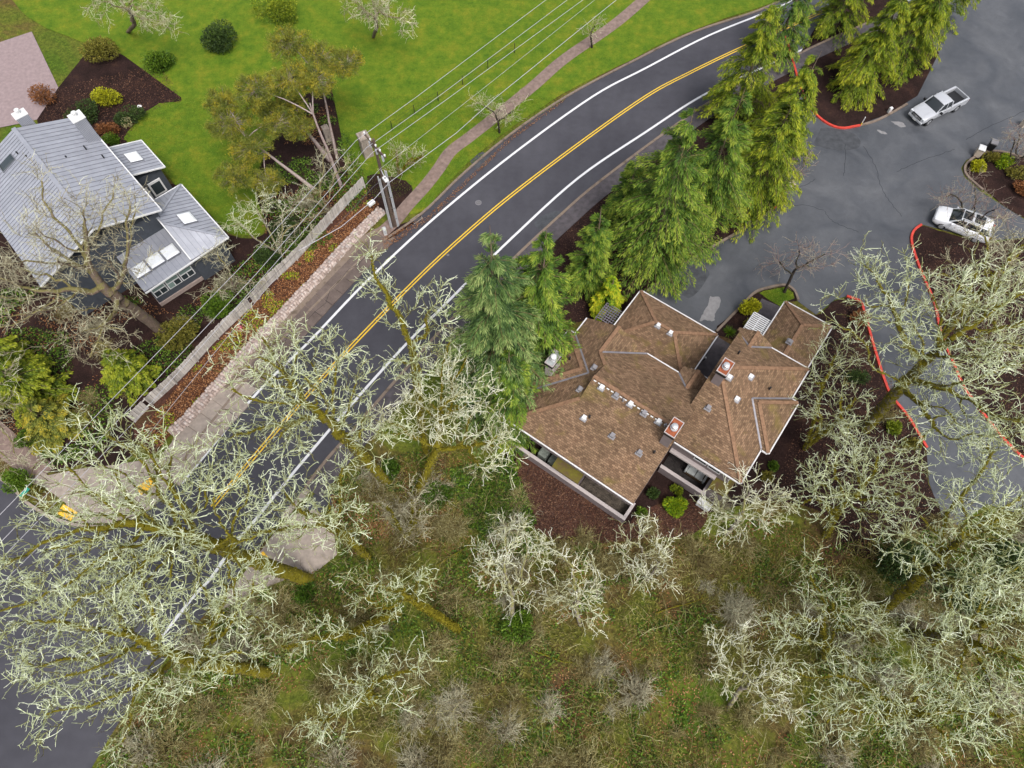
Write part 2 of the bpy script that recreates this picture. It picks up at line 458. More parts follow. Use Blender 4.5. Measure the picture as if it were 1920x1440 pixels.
M['redtwig'] = twigmat('reddish_twigs', [(0.0, (0.13, 0.08, 0.075)), (0.4, (0.26, 0.18, 0.16)), (0.75, (0.33, 0.29, 0.22)), (1, (0.42, 0.40, 0.30))])
M['shrubtwig'] = twigmat('undergrowth_twigs', [(0.0, (0.06, 0.04, 0.02)), (0.35, (0.15, 0.115, 0.045)), (0.7, (0.31, 0.27, 0.11)), (1, (0.58, 0.55, 0.30))])
M['mosstuft'] = leafmat('moss_tufts', [(0.05, (0.03, 0.028, 0.004)), (0.35, (0.10, 0.088, 0.006)), (0.7, (0.21, 0.18, 0.010)), (0.95, (0.34, 0.30, 0.03))])
M['cedar'] = leafmat('deodar_needles', [(0.05, (0.012, 0.032, 0.006)), (0.3, (0.045, 0.10, 0.012)), (0.6, (0.125, 0.22, 0.020)), (0.9, (0.34, 0.40, 0.05))])
M['bluecedar'] = leafmat('blue_green_needles', [(0.05, (0.014, 0.036, 0.012)), (0.3, (0.045, 0.095, 0.026)), (0.6, (0.12, 0.20, 0.048)), (0.9, (0.34, 0.40, 0.14))])
M['yellowcedar'] = leafmat('yellow_green_needles', [(0.05, (0.016, 0.036, 0.004)), (0.3, (0.075, 0.125, 0.008)), (0.6, (0.19, 0.26, 0.012)), (0.9, (0.42, 0.43, 0.03))])
M['thuja'] = leafmat('bright_thuja', [(0.05, (0.035, 0.08, 0.008)), (0.3, (0.11, 0.22, 0.010)), (0.6, (0.26, 0.36, 0.012)), (0.9, (0.52, 0.48, 0.02))])
M['pine'] = leafmat('olive_pine_needles', [(0.05, (0.035, 0.055, 0.012)), (0.3, (0.11, 0.14, 0.025)), (0.6, (0.22, 0.235, 0.035)), (0.9, (0.42, 0.34, 0.03))])
M['yew'] = leafmat('yew_leaves', [(0.05, (0.02, 0.045, 0.006)), (0.3, (0.08, 0.13, 0.010)), (0.6, (0.20, 0.25, 0.014)), (0.9, (0.36, 0.38, 0.03))])
M['darkleaf'] = leafmat('dark_shrub_leaves', [(0.1, (0.012, 0.025, 0.008)), (0.4, (0.03, 0.055, 0.014)), (0.7, (0.06, 0.10, 0.02)), (0.95, (0.12, 0.16, 0.04))])
M['greenleaf'] = leafmat('green_shrub_leaves', [(0.1, (0.02, 0.045, 0.006)), (0.4, (0.06, 0.12, 0.010)), (0.7, (0.12, 0.20, 0.014)), (0.95, (0.22, 0.30, 0.03))])
M['goldleaf'] = leafmat('golden_shrub_leaves', [(0.1, (0.08, 0.09, 0.008)), (0.4, (0.25, 0.25, 0.010)), (0.7, (0.45, 0.45, 0.015)), (0.95, (0.65, 0.62, 0.03))])
M['olive'] = leafmat('olive_shrub_leaves', [(0.1, (0.05, 0.045, 0.012)), (0.4, (0.13, 0.12, 0.02)), (0.7, (0.22, 0.20, 0.03)), (0.95, (0.34, 0.26, 0.05))])
M['rustleaf'] = leafmat('rusty_leaves', [(0.1, (0.06, 0.022, 0.010)), (0.4, (0.16, 0.06, 0.02)), (0.7, (0.30, 0.13, 0.05)), (0.95, (0.50, 0.28, 0.14))])
M['pinkleaf'] = leafmat('pink_blossom', [(0.1, (0.3, 0.05, 0.08)), (0.5, (0.6, 0.12, 0.18)), (0.95, (0.8, 0.3, 0.35))])
M['creamleaf'] = leafmat('cream_leaves', [(0.1, (0.25, 0.2, 0.08)), (0.5, (0.55, 0.48, 0.25)), (0.95, (0.75, 0.7, 0.45))])
M['ivy'] = leafmat('ivy_leaves', [(0.1, (0.014, 0.030, 0.005)), (0.45, (0.045, 0.095, 0.008)), (0.75, (0.095, 0.175, 0.012)), (1.0, (0.22, 0.33, 0.04))])
M['darklitter'] = leafmat('dark_fallen_leaves', [(0.1, (0.028, 0.014, 0.010)), (0.5, (0.075, 0.034, 0.022)), (0.85, (0.15, 0.07, 0.04)), (1.0, (0.34, 0.2, 0.12))])
M['grassblade'] = leafmat('grass_blades', [(0.1, (0.05, 0.10, 0.006)), (0.5, (0.11, 0.175, 0.010)), (0.95, (0.24, 0.27, 0.03))])
M['mossblade'] = leafmat('dull_moss_leaves', [(0.1, (0.05, 0.05, 0.010)), (0.5, (0.14, 0.14, 0.022)), (0.95, (0.34, 0.32, 0.08))])

# ------------------------------------------------------------------ ground, roads, paths
sheet('ground', [(-900, -900), (900, -900), (900, 1500), (-900, 1500)], -0.03, M['wood_floor'])

road_left = catmull(pp([(1560, -60), (1450, 10), (1300, 62), (1180, 120), (1062, 183), (960, 252), (870, 327), (792, 402), (700, 468),
                        (637, 530), (555, 612), (480, 695), (400, 792), (362, 842), (330, 893)]), 5)
road_right = catmull(pp([(1850, -60), (1700, 10), (1540, 80), (1400, 150), (1318, 198), (1220, 267), (1110, 350), (1047, 405), (985, 462),
                         (915, 530), (845, 598), (750, 702), (655, 812), (612, 860), (560, 928), (500, 1010), (420, 1110), (340, 1203),
                         (280, 1275), (220, 1360), (160, 1460), (60, 1640)]), 5)
corner = catmull(pp([(330, 893), (305, 930), (262, 968), (210, 988), (150, 988), (95, 972), (50, 945), (20, 915), (-30, 880), (-140, 815), (-400, 690)]), 5)
road_poly = road_left + corner[1:] + pp([(-900, 900), (-900, 1700)]) + list(reversed(road_right))
sheet('road', road_poly, 0.0, M['road'])

yel = catmull(pp([(1720, -60), (1580, 5), (1400, 85), (1290, 138), (1211, 181), (1085, 270), (960, 365), (868, 443), (775, 530), (630, 680), (480, 852), (398, 951)]), 6)
wl = catmull(pp([(1590, -60), (1470, 8), (1330, 66), (1210, 128), (1111, 181), (960, 290), (812, 411), (685, 530), (580, 640), (480, 739), (355, 889), (338, 906)]), 6)
wr = catmull(pp([(1830, -60), (1680, 12), (1520, 86), (1400, 140), (1312, 182), (1210, 248), (1085, 333), (960, 446), (860, 545), (755, 652), (655, 763), (557, 878), (480, 973), (437, 1003 + 20), (396, 1083), (360, 1122), (277, 1227)]), 6)
for nm, ln, wd, mt, d in (('yellow_centre_line', yel, 0.115, 'yellow_line', 0.125), ('yellow_centre_line', yel, 0.115, 'yellow_line', -0.125),
                          ('white_edge_line', wl, 0.22, 'white_line', 0), ('white_edge_line', wr, 0.22, 'white_line', 0)):
    ribbon(nm, offs(ln, d) if d else ln, wd, 0.005, M[mt])

# kerbs of the public road
ribbon('kerb', offs(road_right[:70], 0.10)[:70], 0.24, 0.12, M['kerb'], h=0.14)
ribbon('kerb', offs(road_left, -0.09), 0.20, 0.11, M['kerb'], h=0.13)
ribbon('kerb', offs(corner, -0.1), 0.22, 0.11, M['lightconc'], h=0.13)
# footpath along the right side of the road (dark asphalt)
rp = offs(road_right[:70], 0.95)
ribbon('footpath', rp, 1.45, 0.09, M['darkpath'], h=0.1)

# left side: lawn verge, curving brown path, concrete walk
lawn1 = soft([(620, 150), (760, 60), (1000, -60), (1560, -60), (1450, 4), (1300, 56), (1180, 114), (1055, 178), (952, 246), (862, 321), (792, 396), (740, 395), (700, 375), (655, 330), (640, 250)])
sheet('lawn', lawn1, 0.05, M['lawn'])
lawn2 = soft([(230, 105), (130, 70), (40, 20), (60, -60), (700, -60), (1000, -60), (760, 60), (620, 150), (560, 190), (480, 330), (500, 430), (440, 440), (405, 415), (345, 350), (325, 345), (290, 300), (240, 268), (234, 258), (262, 222), (300, 195), (340, 184)])
sheet('lawn', lawn2, 0.046, M['lawn'])
pathc = catmull(pp([(1250, -40), (1160, 40), (1060, 110), (1000, 162), (935, 215), (880, 258), (845, 285), (822, 318), (797, 350), (765, 385), (735, 420), (700, 450)]), 6)
ribbon('footpath', pathc, 1.25, 0.07, M['path'], h=0.08)
mul = [('mulch_bed', [(690, 330), (745, 335), (775, 352), (762, 375), (740, 398), (715, 400), (690, 380)]),
       ('mulch_bed', [(722, 425), (745, 425), (790, 405), (778, 418), (735, 446), (705, 468), (698, 460)]),
       ]
for nm, pl in mul: sheet(nm, soft(pl), 0.062, M['mulch'])

sheet('footpath_edge', pp([(722, 420), (740, 448), (704, 472), (640, 534), (560, 614), (484, 698), (404, 792), (366, 845), (335, 890), (300, 880), (330, 812), (402, 738), (474, 655), (534, 592), (604, 518), (664, 452)]), 0.06, M['kerb'])
# concrete walk in slabs between the stone wall and the kerb
walk = catmull(pp([(722, 446), (668, 500), (600, 572), (520, 660), (440, 748), (375, 818), (330, 870), (300, 910)]), 12)
walk_root = thing('sidewalk', 'brown concrete sidewalk slabs between the rubble wall and the road', 'sidewalk', (0, 0, 0)); walk_root['kind'] = 'structure'
acc = 0; pts_ = [walk[0]]
for a_, b_ in zip(walk, walk[1:]):
    d_ = (b_ - a_).length; s0 = 0
    while acc + d_ - s0 >= 1.35:
        s0 += 1.35 - acc; acc = 0
        pts_.append(a_ + (b_ - a_) * (s0 / d_))
    acc += d_ - s0
nsl = len(pts_) - 1
for i in range(nsl):
    a_, b_ = pts_[i], pts_[i + 1]; t_ = (b_ - a_).normalized(); s_ = Vector((-t_.y, t_.x, 0))
    wide = 1.32 if i < nsl * 0.66 else 1.9
    cen = -0.0
    j = rnd.uniform(-0.012, 0.012)
    q = [a_ + t_ * 0.02 - s_ * wide * 0.75, b_ - t_ * 0.02 - s_ * wide * 0.75, b_ - t_ * 0.02 + s_ * wide * 0.72, a_ + t_ * 0.02 + s_ * wide * 0.72]
    lt = i >= nsl * 0.64
    mb = MB().hexa([(p.x, p.y, -0.02) for p in q] + [(p.x, p.y, 0.10 + j + (0.0 if not lt else 0.004)) for p in q])
    mb.build('slab', M['lightconc'] if lt else M['slab'], walk_root)
for off_ in (0.35, -0.2):          # cracks meandering through the old walk
    ln = [p + Vector((rnd.uniform(-0.3, 0.3), rnd.uniform(-0.3, 0.3), 0)) for p in walk[2:44:3]]
ribbon('pavement_crack', ln, 0.03, 0.122, M['crack'])

# corner plaza at the cross street
sheet('sidewalk_corner', pp([(330, 862), (352, 872), (328, 900), (298, 932), (255, 966), (205, 981), (150, 981), (118, 972), (126, 945), (100, 925), (62, 905), (75, 882), (92, 892), (150, 880), (220, 872), (290, 860)]), 0.124, M['lightconc'], thick=0.13)
ribbon('footpath', catmull(pp([(85, 892), (60, 872), (30, 848), (-5, 818), (-60, 770), (-160, 700), (-320, 600)]), 5), 1.9, 0.08, M['path'], h=0.09)
sheet('sidewalk_corner', pp([(540, 968), (590, 955), (625, 985), (632, 1040), (590, 1075), (540, 1085), (490, 1105), (430, 1135), (405, 1150), (430, 1108), (470, 1060), (512, 1003)]), 0.06, M['lightconc'], thick=0.07)
ribbon('kerb', catmull(pp([(596, 898), (560, 938), (530, 972)]), 4), 0.45, 0.075, M['lightconc'], h=0.08)
sheet('driveway_apron', pp([(598, 918), (625, 908), (640, 935), (602, 962), (560, 958)]), 0.02, M['road'])
for i, (u, v, s, rz) in enumerate([(128, 962, 1.35, -0.45), (276, 912, 1.3, 0.75), (487, 1052, 1.2, 0.8)]):
    p = W(u, v)
    where = ['at the outer corner of the junction by the street sign', 'on the plaza beside the road edge', 'beyond the road under the mossy tree'][i]
    t = thing('tactile_paving', 'yellow tactile warning pad ' + where, 'tactile pad', (p.x, p.y, 0.128 if i < 2 else 0.064), rz)
    for q in range(2):
        o = MB().box(((q - 0.5) * s * 0.52, 0, 0.008), (s * 0.5, 0.75, 0.016)).build('panel', M['tactile'], t)
    dm = MB()
    for a in range(9):
        for b in range(5):
            dm.box(((a - 4) * s * 0.11, (b - 2) * 0.14, 0.02), (0.04, 0.04, 0.012), taper=0.6)
    dm.build('dome_grid', M['tactile'], t)['kind'] = 'stuff'

sheet('soil', soft([(-300, 430), (100, 380), (330, 345), (405, 418), (440, 443), (500, 432), (480, 332), (560, 190), (620, 170), (640, 250), (655, 330), (700, 375), (690, 400), (250, 850), (150, 870), (90, 885), (30, 835), (-60, 760), (-300, 600)]), -0.012, M['mulch'])
sheet('soil', soft([(110, 165), (70, 225), (130, 330), (235, 270), (262, 222), (300, 195), (340, 184), (300, 120), (160, 100)]), 0.03, M['mulch'])
# planted strip between fence and stone wall
strip = soft([(690, 352), (715, 385), (660, 440), (560, 545), (470, 640), (390, 735), (330, 800), (290, 850), (255, 820), (262, 780), (345, 695), (475, 558), (560, 478), (630, 405)])
sheet('leafy_strip', strip, 0.03, M['litter'])

# private drive (upper right)
drive = pp([(1203, 560), (1232, 535), (1262, 512), (1320, 474), (1380, 441), (1430, 410), (1456, 388), (1465, 362), (1460, 330), (1455, 280), (1470, 220), (1490, 150), (1460, 60), (1440, -60),
            (2300, -60), (2300, 330), (1935, 300), (1875, 284), (1840, 286), (1812, 300), (1802, 315), (1808, 332), (1840, 360), (1935, 420), (1925, 445), (1850, 452), (1770, 432), (1725, 420), (1709, 440), (1710, 470), (1725, 507),
            (1733, 530), (1750, 572), (1762, 627), (1790, 695), (1805, 727), (1822, 752), (1845, 782), (1880, 825), (1915, 860), (1990, 930), (2080, 1010), (2000, 1040), (1900, 960),
            (1850, 945), (1795, 985), (1768, 975), (1742, 905), (1737, 842), (1702, 782), (1672, 745), (1657, 712), (1642, 665), (1631, 627), (1620, 587), (1612, 565), (1590, 555), (1565, 562), (1530, 590),
            (1496, 565), (1490, 545), (1470, 534), (1430, 541), (1410, 550), (1380, 580), (1340, 620), (1343, 628), (1300, 640)])
sheet('driveway', drive, 0.004, M['drive'])
# branch of the drive between garage and right unit, walkways
sheet('walkway', pp([(1340, 628), (1372, 648), (1345, 690), (1322, 720), (1290, 712), (1300, 690)]), 0.03, M['darkpath'])
sheet('walkway', pp([(1428, 560), (1466, 577), (1448, 606), (1412, 592), (1418, 578)]), 0.055, M['darkpath'])
sheet('walkway', pp([(1140, 560), (1190, 530), (1212, 545), (1180, 590), (1150, 600)]), 0.03, M['drive'])
# planted beds
beds = [('mulch_bed', [(985, 470), (1060, 420), (1150, 345), (1230, 290), (1330, 215), (1420, 160), (1470, 100), (1490, 150), (1470, 220), (1455, 280), (1458, 330), (1463, 362), (1454, 385), (1430, 405), (1380, 436), (1320, 469), (1262, 507), (1232, 530), (1205, 547), (1160, 590), (1100, 600), (1060, 620), (1000, 700), (975, 740), (975, 840), (900, 800), (850, 700), (840, 610), (900, 550)]),
        ('mulch_bed', [(1508, 181), (1522, 207), (1547, 229), (1577, 239), (1612, 234), (1665, 214), (1720, 180), (1760, 100), (1700, 0), (1560, 0), (1500, 100)]),
        ('mulch_bed', [(1344, 612), (1383, 583), (1412, 554), (1432, 544), (1470, 537), (1488, 547), (1494, 565), (1474, 566), (1440, 627), (1384, 640), (1343, 628)]),
        ('mulch_bed', [(1812, 318), (1818, 305), (1842, 290), (1876, 287), (1940, 303), (2100, 320), (2100, 440), (1935, 415), (1845, 356), (1815, 332)]),
        ('mulch_bed', [(1712, 445), (1726, 424), (1770, 436), (1850, 456), (1925, 449), (2100, 470), (2100, 900), (1990, 925), (1918, 856), (1850, 782), (1826, 752), (1795, 695), (1767, 627), (1755, 572), (1738, 530), (1729, 507), (1714, 470)]),
        ('mulch_bed', [(1590, 558), (1610, 568), (1617, 587), (1627, 627), (1638, 665), (1653, 712), (1668, 745), (1698, 782), (1733, 842), (1740, 905), (1765, 975), (1730, 1050), (1600, 1040), (1540, 960), (1440, 940), (1330, 960), (1240, 950), (1190, 985), (1120, 1000), (1010, 985), (950, 900), (960, 780), (1000, 740), (1300, 740), (1480, 600), (1530, 592), (1565, 564)])]
for i, (nm, pl) in enumerate(beds): sheet(nm, pp(pl) if i in (1, 2) else soft(pl, .05), 0.05 - 0.004 * (i % 3), M['mulch'])
sheet('grass_island', pp([(1424, 550), (1432, 546), (1470, 539), (1486, 549), (1489, 560), (1474, 566), (1464, 576), (1440, 562)]), 0.066, M['lawn'])
sheet('leafy_strip', soft([(968, 850), (1060, 905), (1168, 985), (1195, 960), (1260, 940), (1330, 945), (1300, 1000), (1180, 1010), (1060, 1020), (1000, 985), (960, 920)]), 0.062, M['litter'])
# kerbs of the drive
def kerbline(pts, mat, name='kerb', n=5): ribbon(name, catmull(pp(pts), n), 0.2, 0.15, mat, h=0.17)
kerbline([(1213, 546), (1232, 533), (1262, 510), (1320, 472), (1380, 438), (1430, 407), (1448, 394)], M['kerb'])
kerbline([(1448, 394), (1461, 378), (1464, 360), (1459, 342)], M['redkerb'], 'red_kerb')
kerbline([(1470, 60), (1490, 130), (1506, 180), (1522, 207), (1547, 230), (1577, 241), (1612, 236)], M['redkerb'], 'red_kerb')
kerbline([(1612, 236), (1640, 228), (1665, 216), (1700, 196)], M['kerb'])
kerbline([(1343, 622), (1383, 581), (1411, 552), (1432, 542), (1470, 535), (1488, 545), (1496, 563)], M['kerb'])
kerbline([(2000, 318), (1938, 302), (1876, 285), (1841, 288), (1816, 303), (1808, 317), (1814, 332), (1842, 357)], M['kerb'])
kerbline([(1727, 422), (1714, 432), (1708, 447), (1712, 470), (1725, 507), (1735, 530), (1752, 572), (1764, 627), (1792, 695), (1807, 727), (1824, 752), (1847, 782), (1882, 825), (1916, 858), (1990, 928)], M['redkerb'], 'red_kerb')
kerbline([(1587, 556), (1612, 566), (1620, 587), (1631, 627), (1642, 665), (1657, 712), (1672, 745), (1702, 782), (1737, 840)], M['redkerb'], 'red_kerb')
# cracks, matte pale patches on the drive
for cr in ([(1620, 275), (1640, 310), (1652, 350), (1670, 380), (1690, 405)], [(1680, 322), (1720, 305), (1760, 290), (1790, 280)], [(1545, 395), (1562, 415), (1590, 428), (1610, 435)],
           [(1585, 270), (1584, 300), (1582, 330)], [(1810, 262), (1850, 240), (1890, 222), (1930, 205)], [(1470, 388), (1510, 385), (1545, 395)], [(1500, 350), (1515, 345), (1528, 335)]):
    ln = catmull(pp(cr), 7)
    ln = [p + Vector((rnd.uniform(-0.07, 0.07), rnd.uniform(-0.07, 0.07), 0)) for p in ln]
    ribbon('pavement_crack', ln, 0.035, 0.008, M['crack'])
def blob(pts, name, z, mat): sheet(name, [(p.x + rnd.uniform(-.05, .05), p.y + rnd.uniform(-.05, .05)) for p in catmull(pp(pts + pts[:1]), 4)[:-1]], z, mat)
blob([(1332, 556), (1349, 558), (1350, 572), (1340, 590), (1338, 602), (1322, 600), (1312, 602), (1318, 588), (1326, 574)], 'pale_patch', 0.010, M['pale_patch'])
blob([(1670, 228), (1688, 228), (1698, 236), (1690, 239), (1680, 234)], 'pale_patch', 0.010, M['pale_patch'])
blob([(1643, 243), (1655, 246), (1664, 251), (1652, 250)], 'pale_patch', 0.010, M['pale_patch'])

sheet('asphalt_patch', soft([(880, 300), (905, 285), (918, 300), (893, 318)], .03), 0.003, M['patch'])
sheet('asphalt_patch', soft([(1000, 420), (1040, 395), (1060, 412), (1020, 440)], .03), 0.003, M['patch'])
sheet('asphalt_patch', soft([(1540, 240), (1600, 250), (1612, 275), (1570, 282), (1525, 268)], .05), 0.007, M['patch'])
sheet('asphalt_patch', soft([(1255, 540), (1300, 500), (1330, 515), (1290, 560)], .05), 0.007, M['patch'])
def grate(u, v, label, rz):
    p = W(u, v); t = thing('storm_drain', label, 'drain', (p.x, p.y, 0.03), rz)
    MB().box((0, 0, 0.0), (1.0, 0.62, 0.03)).build('frame', M['lightconc'], t)
    for i in range(9): MB().box((-0.36 + i * 0.09, 0, 0.025), (0.035, 0.5, 0.02)).build('bar', M['iron'], t)
    MB().box((0, 0, 0.0185), (0.86, 0.52, 0.003)).build('pit', M['black'], t)
grate(781, 411, 'rusty storm drain grate in the gutter where the path meets the road', 0.75)
for (u, v, r, lb) in ((897, 380, 0.30, 'grey round manhole cover in the left lane of the road'), (840, 478, 0.12, 'small round valve cover beside the yellow centre lines')):
    p = W(u, v); MBo = MB().cyl((0, 0, 0), (0, 0, 0.012), r, n=28).build('manhole_cover', M['flash'])
    MBo.location = (p.x, p.y, 0.0); tag(MBo, lb, 'manhole cover')
    MB().cyl((0, 0, 0.012), (0, 0, 0.018), r * 0.82, n=24).build('lid', M['iron'], MBo)
p = W(1405, 419); o = MB().box((0, 0, 0), (0.5, 0.36, 0.06), 0.5).build('meter_lid', M['lightconc']); o.location = (p.x, p.y, 0.08)
tag(o, 'pale green meter box lid set in the dark mulch by the kerb', 'meter lid')

# ------------------------------------------------------------------ the brown roofed townhouses
G1 = W(1202, 545, 3); G2 = W(1344, 627, 3)
AX = (G2 - G1); AX.z = 0; AX.normalize(); BX = Vector((AX.y, -AX.x, 0))
def hf(a, b, z): p = Vector((G1.x, G1.y, 0)) + AX * a + BX * b; p.z = z; return p
def roof_face(pts, name, mat, parent, frame, thick=0.14, caps=True):
    """One roof plane as a thin slab with uv in metres along the eave and up the slope."""
    P3 = [frame(*q) for q in pts]
    n = Vector((0, 0, 0))
    for i in range(len(P3)): n += P3[i].cross(P3[(i + 1) % len(P3)])
    n.normalize()
    if n.z < 0: P3.reverse(); n = -n
    hdir = Vector((0, 0, 1)).cross(n)
    if hdir.length < 1e-4: hdir = AX.copy()
    hdir.normalize(); sdir = n.cross(hdir)
    tris = tessellate_polygon([P3])
    faces = []
    for t in tris:
        c = (P3[t[1]] - P3[t[0]]).cross(P3[t[2]] - P3[t[0]])
        faces.append(tuple(t) if c.dot(n) > 0 else tuple(reversed(t)))
    m = len(P3); v = [tuple(p) for p in P3] + [tuple(p - Vector((0, 0, thick))) for p in P3]
    faces += [tuple(m + i for i in reversed(f)) for f in faces]
    faces += [(i, m + i, m + (i + 1) % m, (i + 1) % m) for i in range(m)]
    uv = [(p.dot(hdir), p.dot(sdir)) for p in P3] * 2
    return add(name, v, faces, mat, parent, uv=uv)
def cap_line(a, b, parent, w=0.26, frame=None, mat='ridgecap', name='ridge_cap'):
    A_ = frame(*a) + Vector((0, 0, 0.03)); B_ = frame(*b) + Vector((0, 0, 0.03))
    return MB().beam(A_, B_, w, 0.05).build(name, M[mat], parent)

house = thing('townhouse', 'two joined townhouses under brown shingle hip roofs with white gutters', 'house', (0, 0, 0))
SL = 'shingle'
def rf(pts, nm='roof', mat=SL, parent=None): return roof_face(pts, nm, M[mat], parent or house, hf)
K = 0.53
# left unit
r_main = rf([(-1.5, 16.3, 5.5), (8.8, 16.3, 5.5), (8.8, 11.2, 8.2), (2, 11.2, 8.2), (2, 12.8, 7.36)])
r_ne = rf([(2, 11.2, 8.2), (2, 9.6, 7.36), (1.1, 8.7, 6.88), (3.7, 6.1, 5.5), (8.8, 6.1, 5.5), (8.8, 11.2, 8.2)])
r_w = rf([(-1.5, 6.1, 5.5), (1.1, 6.1, 6.88), (1.1, 8.7, 6.88), (2, 9.6, 7.36), (2, 12.8, 7.36), (-1.5, 16.3, 5.5)])
rf([(1.1, 6.1, 6.88), (3.7, 6.1, 5.5), (1.1, 8.7, 6.88)])
rf([(-2.05, 7.8, 5.51), (.8, 10.65, 7.03), (-2.05, 13.5, 5.51)])
rf([(-2.05, 7.8, 5.51), (-1.5, 7.8, 5.51), (1.35, 10.65, 7.03), (.8, 10.65, 7.03)])
rf([(-2.05, 13.5, 5.51), (-1.5, 13.5, 5.51), (1.35, 10.65, 7.03), (.8, 10.65, 7.03)])
MB().poly([hf(2.02, 9.6, 7.3), hf(2.02, 12.8, 7.3), hf(2.02, 11.2, 8.15)]).build('gable_wall', M['siding'], house)
# small valley gable over the entry between the units
rf([(6.4, 5.4, 5.5), (7.5, 5.4, 6.08), (7.5, 7.2, 6.1), (6.4, 6.1, 5.52)])
rf([(8.6, 5.4, 5.5), (7.5, 5.4, 6.08), (7.5, 7.2, 6.1), (8.6, 6.1, 5.52)])
# right unit
r_sw = rf([(8.35, 10.85, 5.5), (13.9, 10.85, 5.5), (8.65, 5.6, 8.28), (8.35, 5.6, 8.28)])
r_ne2 = rf([(8.35, 5.6, 8.28), (8.65, 5.6, 8.28), (13.9, .3, 5.5), (10.9, .3, 5.5), (9.53, 1.67, 6.23), (8.35, .5, 5.6)])
r_se = rf([(13.9, .3, 5.5), (13.9, 10.85, 5.5), (8.65, 5.6, 8.28)])
rf([(8.16, .1, 5.5), (9.53, .1, 6.23), (9.53, 1.7, 6.24), (8.16, .35, 5.51)])
rf([(10.9, .1, 5.5), (9.53, .1, 6.23), (9.53, 1.7, 6.24), (10.9, .35, 5.51)])
rf([(14.45, 3.2, 5.51), (12.1, 5.53, 6.76), (14.45, 7.85, 5.51)])
rf([(14.45, 3.2, 5.51), (13.9, 3.2, 5.51), (11.58, 5.53, 6.76), (12.1, 5.53, 6.76)])
rf([(14.45, 7.85, 5.51), (13.9, 7.85, 5.51), (11.58, 5.53, 6.76), (12.1, 5.53, 6.76)])
# garages
r_g1 = rf([(0, 0, 3.0), (7.0, 0, 3.0), (4.3, 2.7, 4.43), (2.7, 2.7, 4.43)])
rf([(0, 0, 3.0), (2.7, 2.7, 4.43), (0, 5.4, 3.0)])
rf([(7.0, 0, 3.0), (7.0, 5.4, 3.0), (4.3, 2.7, 4.43)])
r_g1s = rf([(0, 5.4, 3.0), (2.7, 2.7, 4.43), (4.3, 2.7, 4.43), (7.0, 5.4, 3.0)])
rf([(10.0, -5.95, 3.0), (14.0, -5.95, 3.0), (12.0, -3.95, 4.06)])
rf([(10.0, -5.95, 3.0), (12.0, -3.95, 4.06), (12.0, 0.6, 4.06), (10.0, 0.6, 3.0)])
r_g2 = rf([(14.0, -5.95, 3.0), (12.0, -3.95, 4.06), (12.0, 0.6, 4.06), (14.0, 0.6, 3.0)])
# caps on hips and ridges
for a, b in [((2, 11.2, 8.2), (8.8, 11.2, 8.2)), ((-1.5, 16.3, 5.5), (2, 12.8, 7.36)), ((1.1, 6.1, 6.88), (1.1, 8.7, 6.88)), ((1.1, 8.7, 6.88), (2, 9.6, 7.36)),
             ((-2.05, 7.8, 5.51), (.8, 10.65, 7.03)), ((-2.05, 13.5, 5.51), (.8, 10.65, 7.03)), ((7.5, 5.4, 6.08), (7.5, 7.2, 6.1)),
             ((13.9, 10.85, 5.5), (8.65, 5.6, 8.28)), ((13.9, .3, 5.5), (8.65, 5.6, 8.28)), ((9.53, .1, 6.23), (9.53, 1.7, 6.24)),
             ((14.45, 3.2, 5.51), (12.1, 5.53, 6.76)), ((14.45, 7.85, 5.51), (12.1, 5.53, 6.76)),
             ((0, 0, 3), (2.7, 2.7, 4.43)), ((7, 0, 3), (4.3, 2.7, 4.43)), ((2.7, 2.7, 4.43), (4.3, 2.7, 4.43)), ((0, 5.4, 3), (2.7, 2.7, 4.43)), ((7, 5.4, 3), (4.3, 2.7, 4.43)),
             ((10, -5.95, 3), (12, -3.95, 4.06)), ((14, -5.95, 3), (12, -3.95, 4.06)), ((12, -3.95, 4.06), (12, .3, 4.06))]:
    cap_line(a, b, house, frame=hf)
# valley flashings
for a, b in [((3.7, 6.1, 5.5), (1.1, 8.7, 6.88)), ((13.9, 3.2, 5.5), (11.58, 5.53, 6.74)), ((13.9, 7.85, 5.5), (11.58, 5.53, 6.74)), ((-1.5, 13.5, 5.5), (1.35, 10.65, 7.0)),
             ((-1.5, 7.8, 5.5), (1.35, 10.65, 7.0)), ((10.9, .3, 5.5), (9.53, 1.67, 6.23)), ((8.5, .65, 5.62), (9.53, 1.67, 6.23)), ((6.4, 6.1, 5.5), (7.5, 7.2, 6.08))]:
    cap_line(a, b, house, w=0.13, frame=hf, mat='flash', name='valley_flashing')
